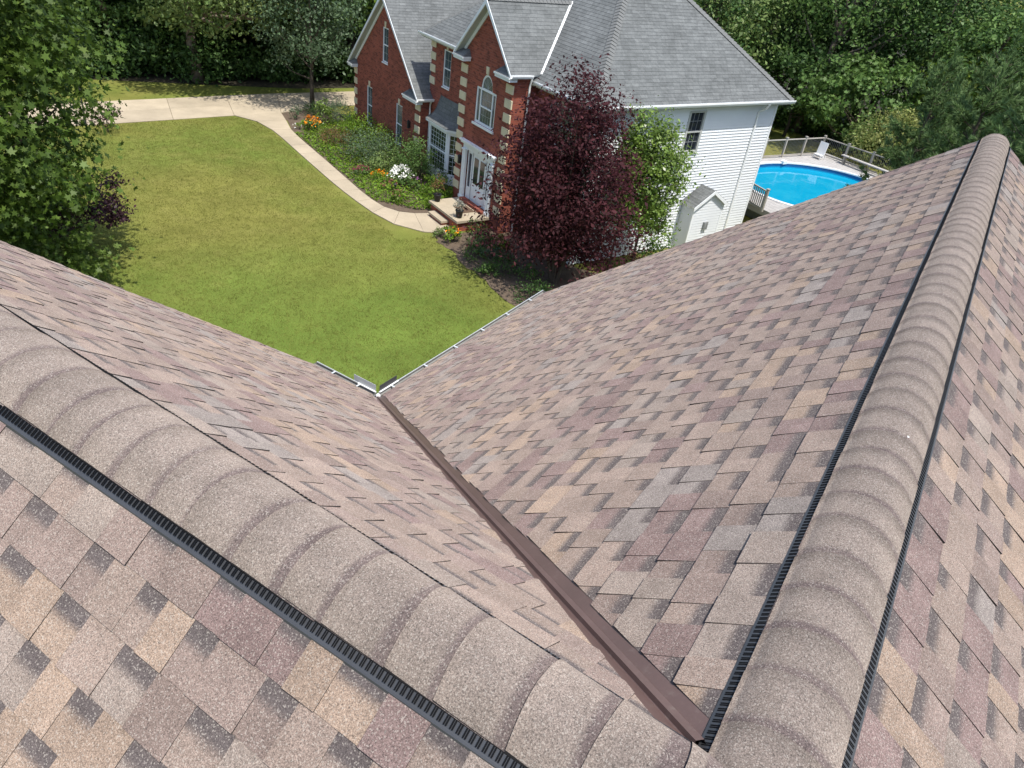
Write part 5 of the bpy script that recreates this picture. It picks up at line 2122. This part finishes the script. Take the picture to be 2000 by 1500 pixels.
plant('leafy_shrub', 'dark green bush right of the porch', 'shrub', L(12.75, 20.6), .45, .7, 'dark', 620, .08, seed=124)
plant('leafy_shrub', 'small green plant against the porch side', 'plant', L(13.25, 21.65), .35, .6, 'mid', 380, .09, seed=125)
plant('hosta', 'yellow green hosta in front of the entrance wall', 'plant', L(13.35, 20.4), .45, .3, 'lime', 240, .16, seed=126)
plant('boxwood_shrub', 'dome of dark green boxwood left of the plum tree', 'shrub', L(12.35, 18.5), .55, .7, 'dark', 1100, .07, seed=127)
plant('leafy_shrub', 'loose green plant in the mulch between porch and boxwood', 'plant', L(12.05, 19.9), .5, .45, 'mid', 520, .09, seed=128)
plant('leafy_shrub', 'low green clump at the lawn edge left of the boxwood', 'plant', L(11.75, 18.6), .42, .4, 'mid', 420, .09, seed=129)
plant('leafy_shrub', 'dark green clump nearest the roof gutter in the mulch bed', 'shrub', L(12.2, 16.4), .7, .7, 'dark', 820, .09, seed=130)
plant('leafy_shrub', 'thin green plant between boxwood and plum trunk', 'plant', L(12.9, 17.6), .4, .55, 'mid', 320, .09, seed=131)
plant('leafy_shrub', 'grey green plant in the middle of the right bed', 'plant', L(12.6, 19.6), .42, .5, 'grey', 420, .08, seed=132)

# ground cover in the long bed
g = np.random.default_rng(140)
pts = []
while len(pts) < 13500:
    d, f = 10.90 + 3.45 * g.random(), 24.3 + 12.0 * g.random()
    dmax = 14.35 if f > 29 else 14.2
    if f < 25.6 and d < 11.0 + (25.6 - f) * .9:
        continue
    if f > 34.8 and d < 11.7:
        continue
    if f < 25.4 and d > 12.5:
        pass
    if d > dmax:
        continue
    w = L(d, f)
    pts.append((w.x, w.y, .03 + .16 * g.random() * (1 if d > 11.15 else .5)))
pts = np.array(pts)
o = link('ground_cover', crown_mesh('ground_cover', g, pts, np.tile([0, 0, 1.0], (len(pts), 1)), .11, OVAL, LF['cover'], .8, .2, .55))
o['kind'] = 'stuff'
o['label'] = 'bright green ground cover filling the long flower bed'
# path light
plt_ = empty('path_light', L(11.9, 25.95), 0, 'small dark garden light on a stake in the flower bed', 'lamp')
mb = MB()
mb.tube([(0, 0, -.02), (0, 0, .42)], [.012, .012], 6)
mb.build('stake', MAT['darkmetal'], plt_)
mb = MB()
mb.lathe([(.02, .42), (.045, .44), (.045, .52), (.08, .53), (.02, .57)], (0, 0, 0), 12)
mb.build('lamp_head', MAT['darkmetal'], plt_)

# grass blades on the lawn that is in view
g = np.random.default_rng(150)
n0 = 90000
dd = -3 + 14.6 * g.random(n0)
ff = 11.5 + 26.6 * g.random(n0)
keep = np.ones(n0, bool)
keep &= ~((dd > 9.95) & (ff > 24.8))
keep &= ~((dd > 10.2) & (ff > 22.0))
keep &= ~((dd > 11.42 + .12 * np.sin(ff * 2.1)) & (ff <= 22.5) & (ff > 15.0))
keep &= (ff < 37.0 + dd * .1)
dd, ff = dd[keep], ff[keep]
bx = np.stack([cY * dd - sY * ff, sY * dd + cY * ff, np.zeros_like(dd)], 1)
k_ = 4
idx = np.repeat(np.arange(len(bx)), k_)
q = bx[idx] + np.concatenate([g.normal(size=(len(idx), 2)) * .05, np.zeros((len(idx), 1))], 1)
td = unit(np.array([0, 0, 1.0]) + g.normal(size=(len(idx), 3)) * np.array([.75, .75, .1]))
nr = unit(np.cross(td, g.normal(size=(len(idx), 3))))
V, kk = cards(q, nr, .04 + .03 * g.random(len(idx)), BLADE * np.array([1.6, 1, 1]), g, td)
o = link('grass', cards_mesh('grass', V, kk, LF['grass']))
o['kind'] = 'stuff'
o['label'] = 'short yellow green lawn grass between the houses'

# small white chip on the right ridge
mb = MB()
mb.hexa([(0, 0, 0), (.035, .004, 0), (.034, .012, 0), (-.001, .008, 0), (0, 0, .003), (.035, .004, .004), (.034, .012, .004), (-.001, .008, .003)])
o = mb.build('paint_chip', MAT['plasticwhite'], None, loc=(1.78, -.055, ZR + .094), rz=.9)
tag(o, 'tiny white chip lying on the right ridge cap', 'chip')
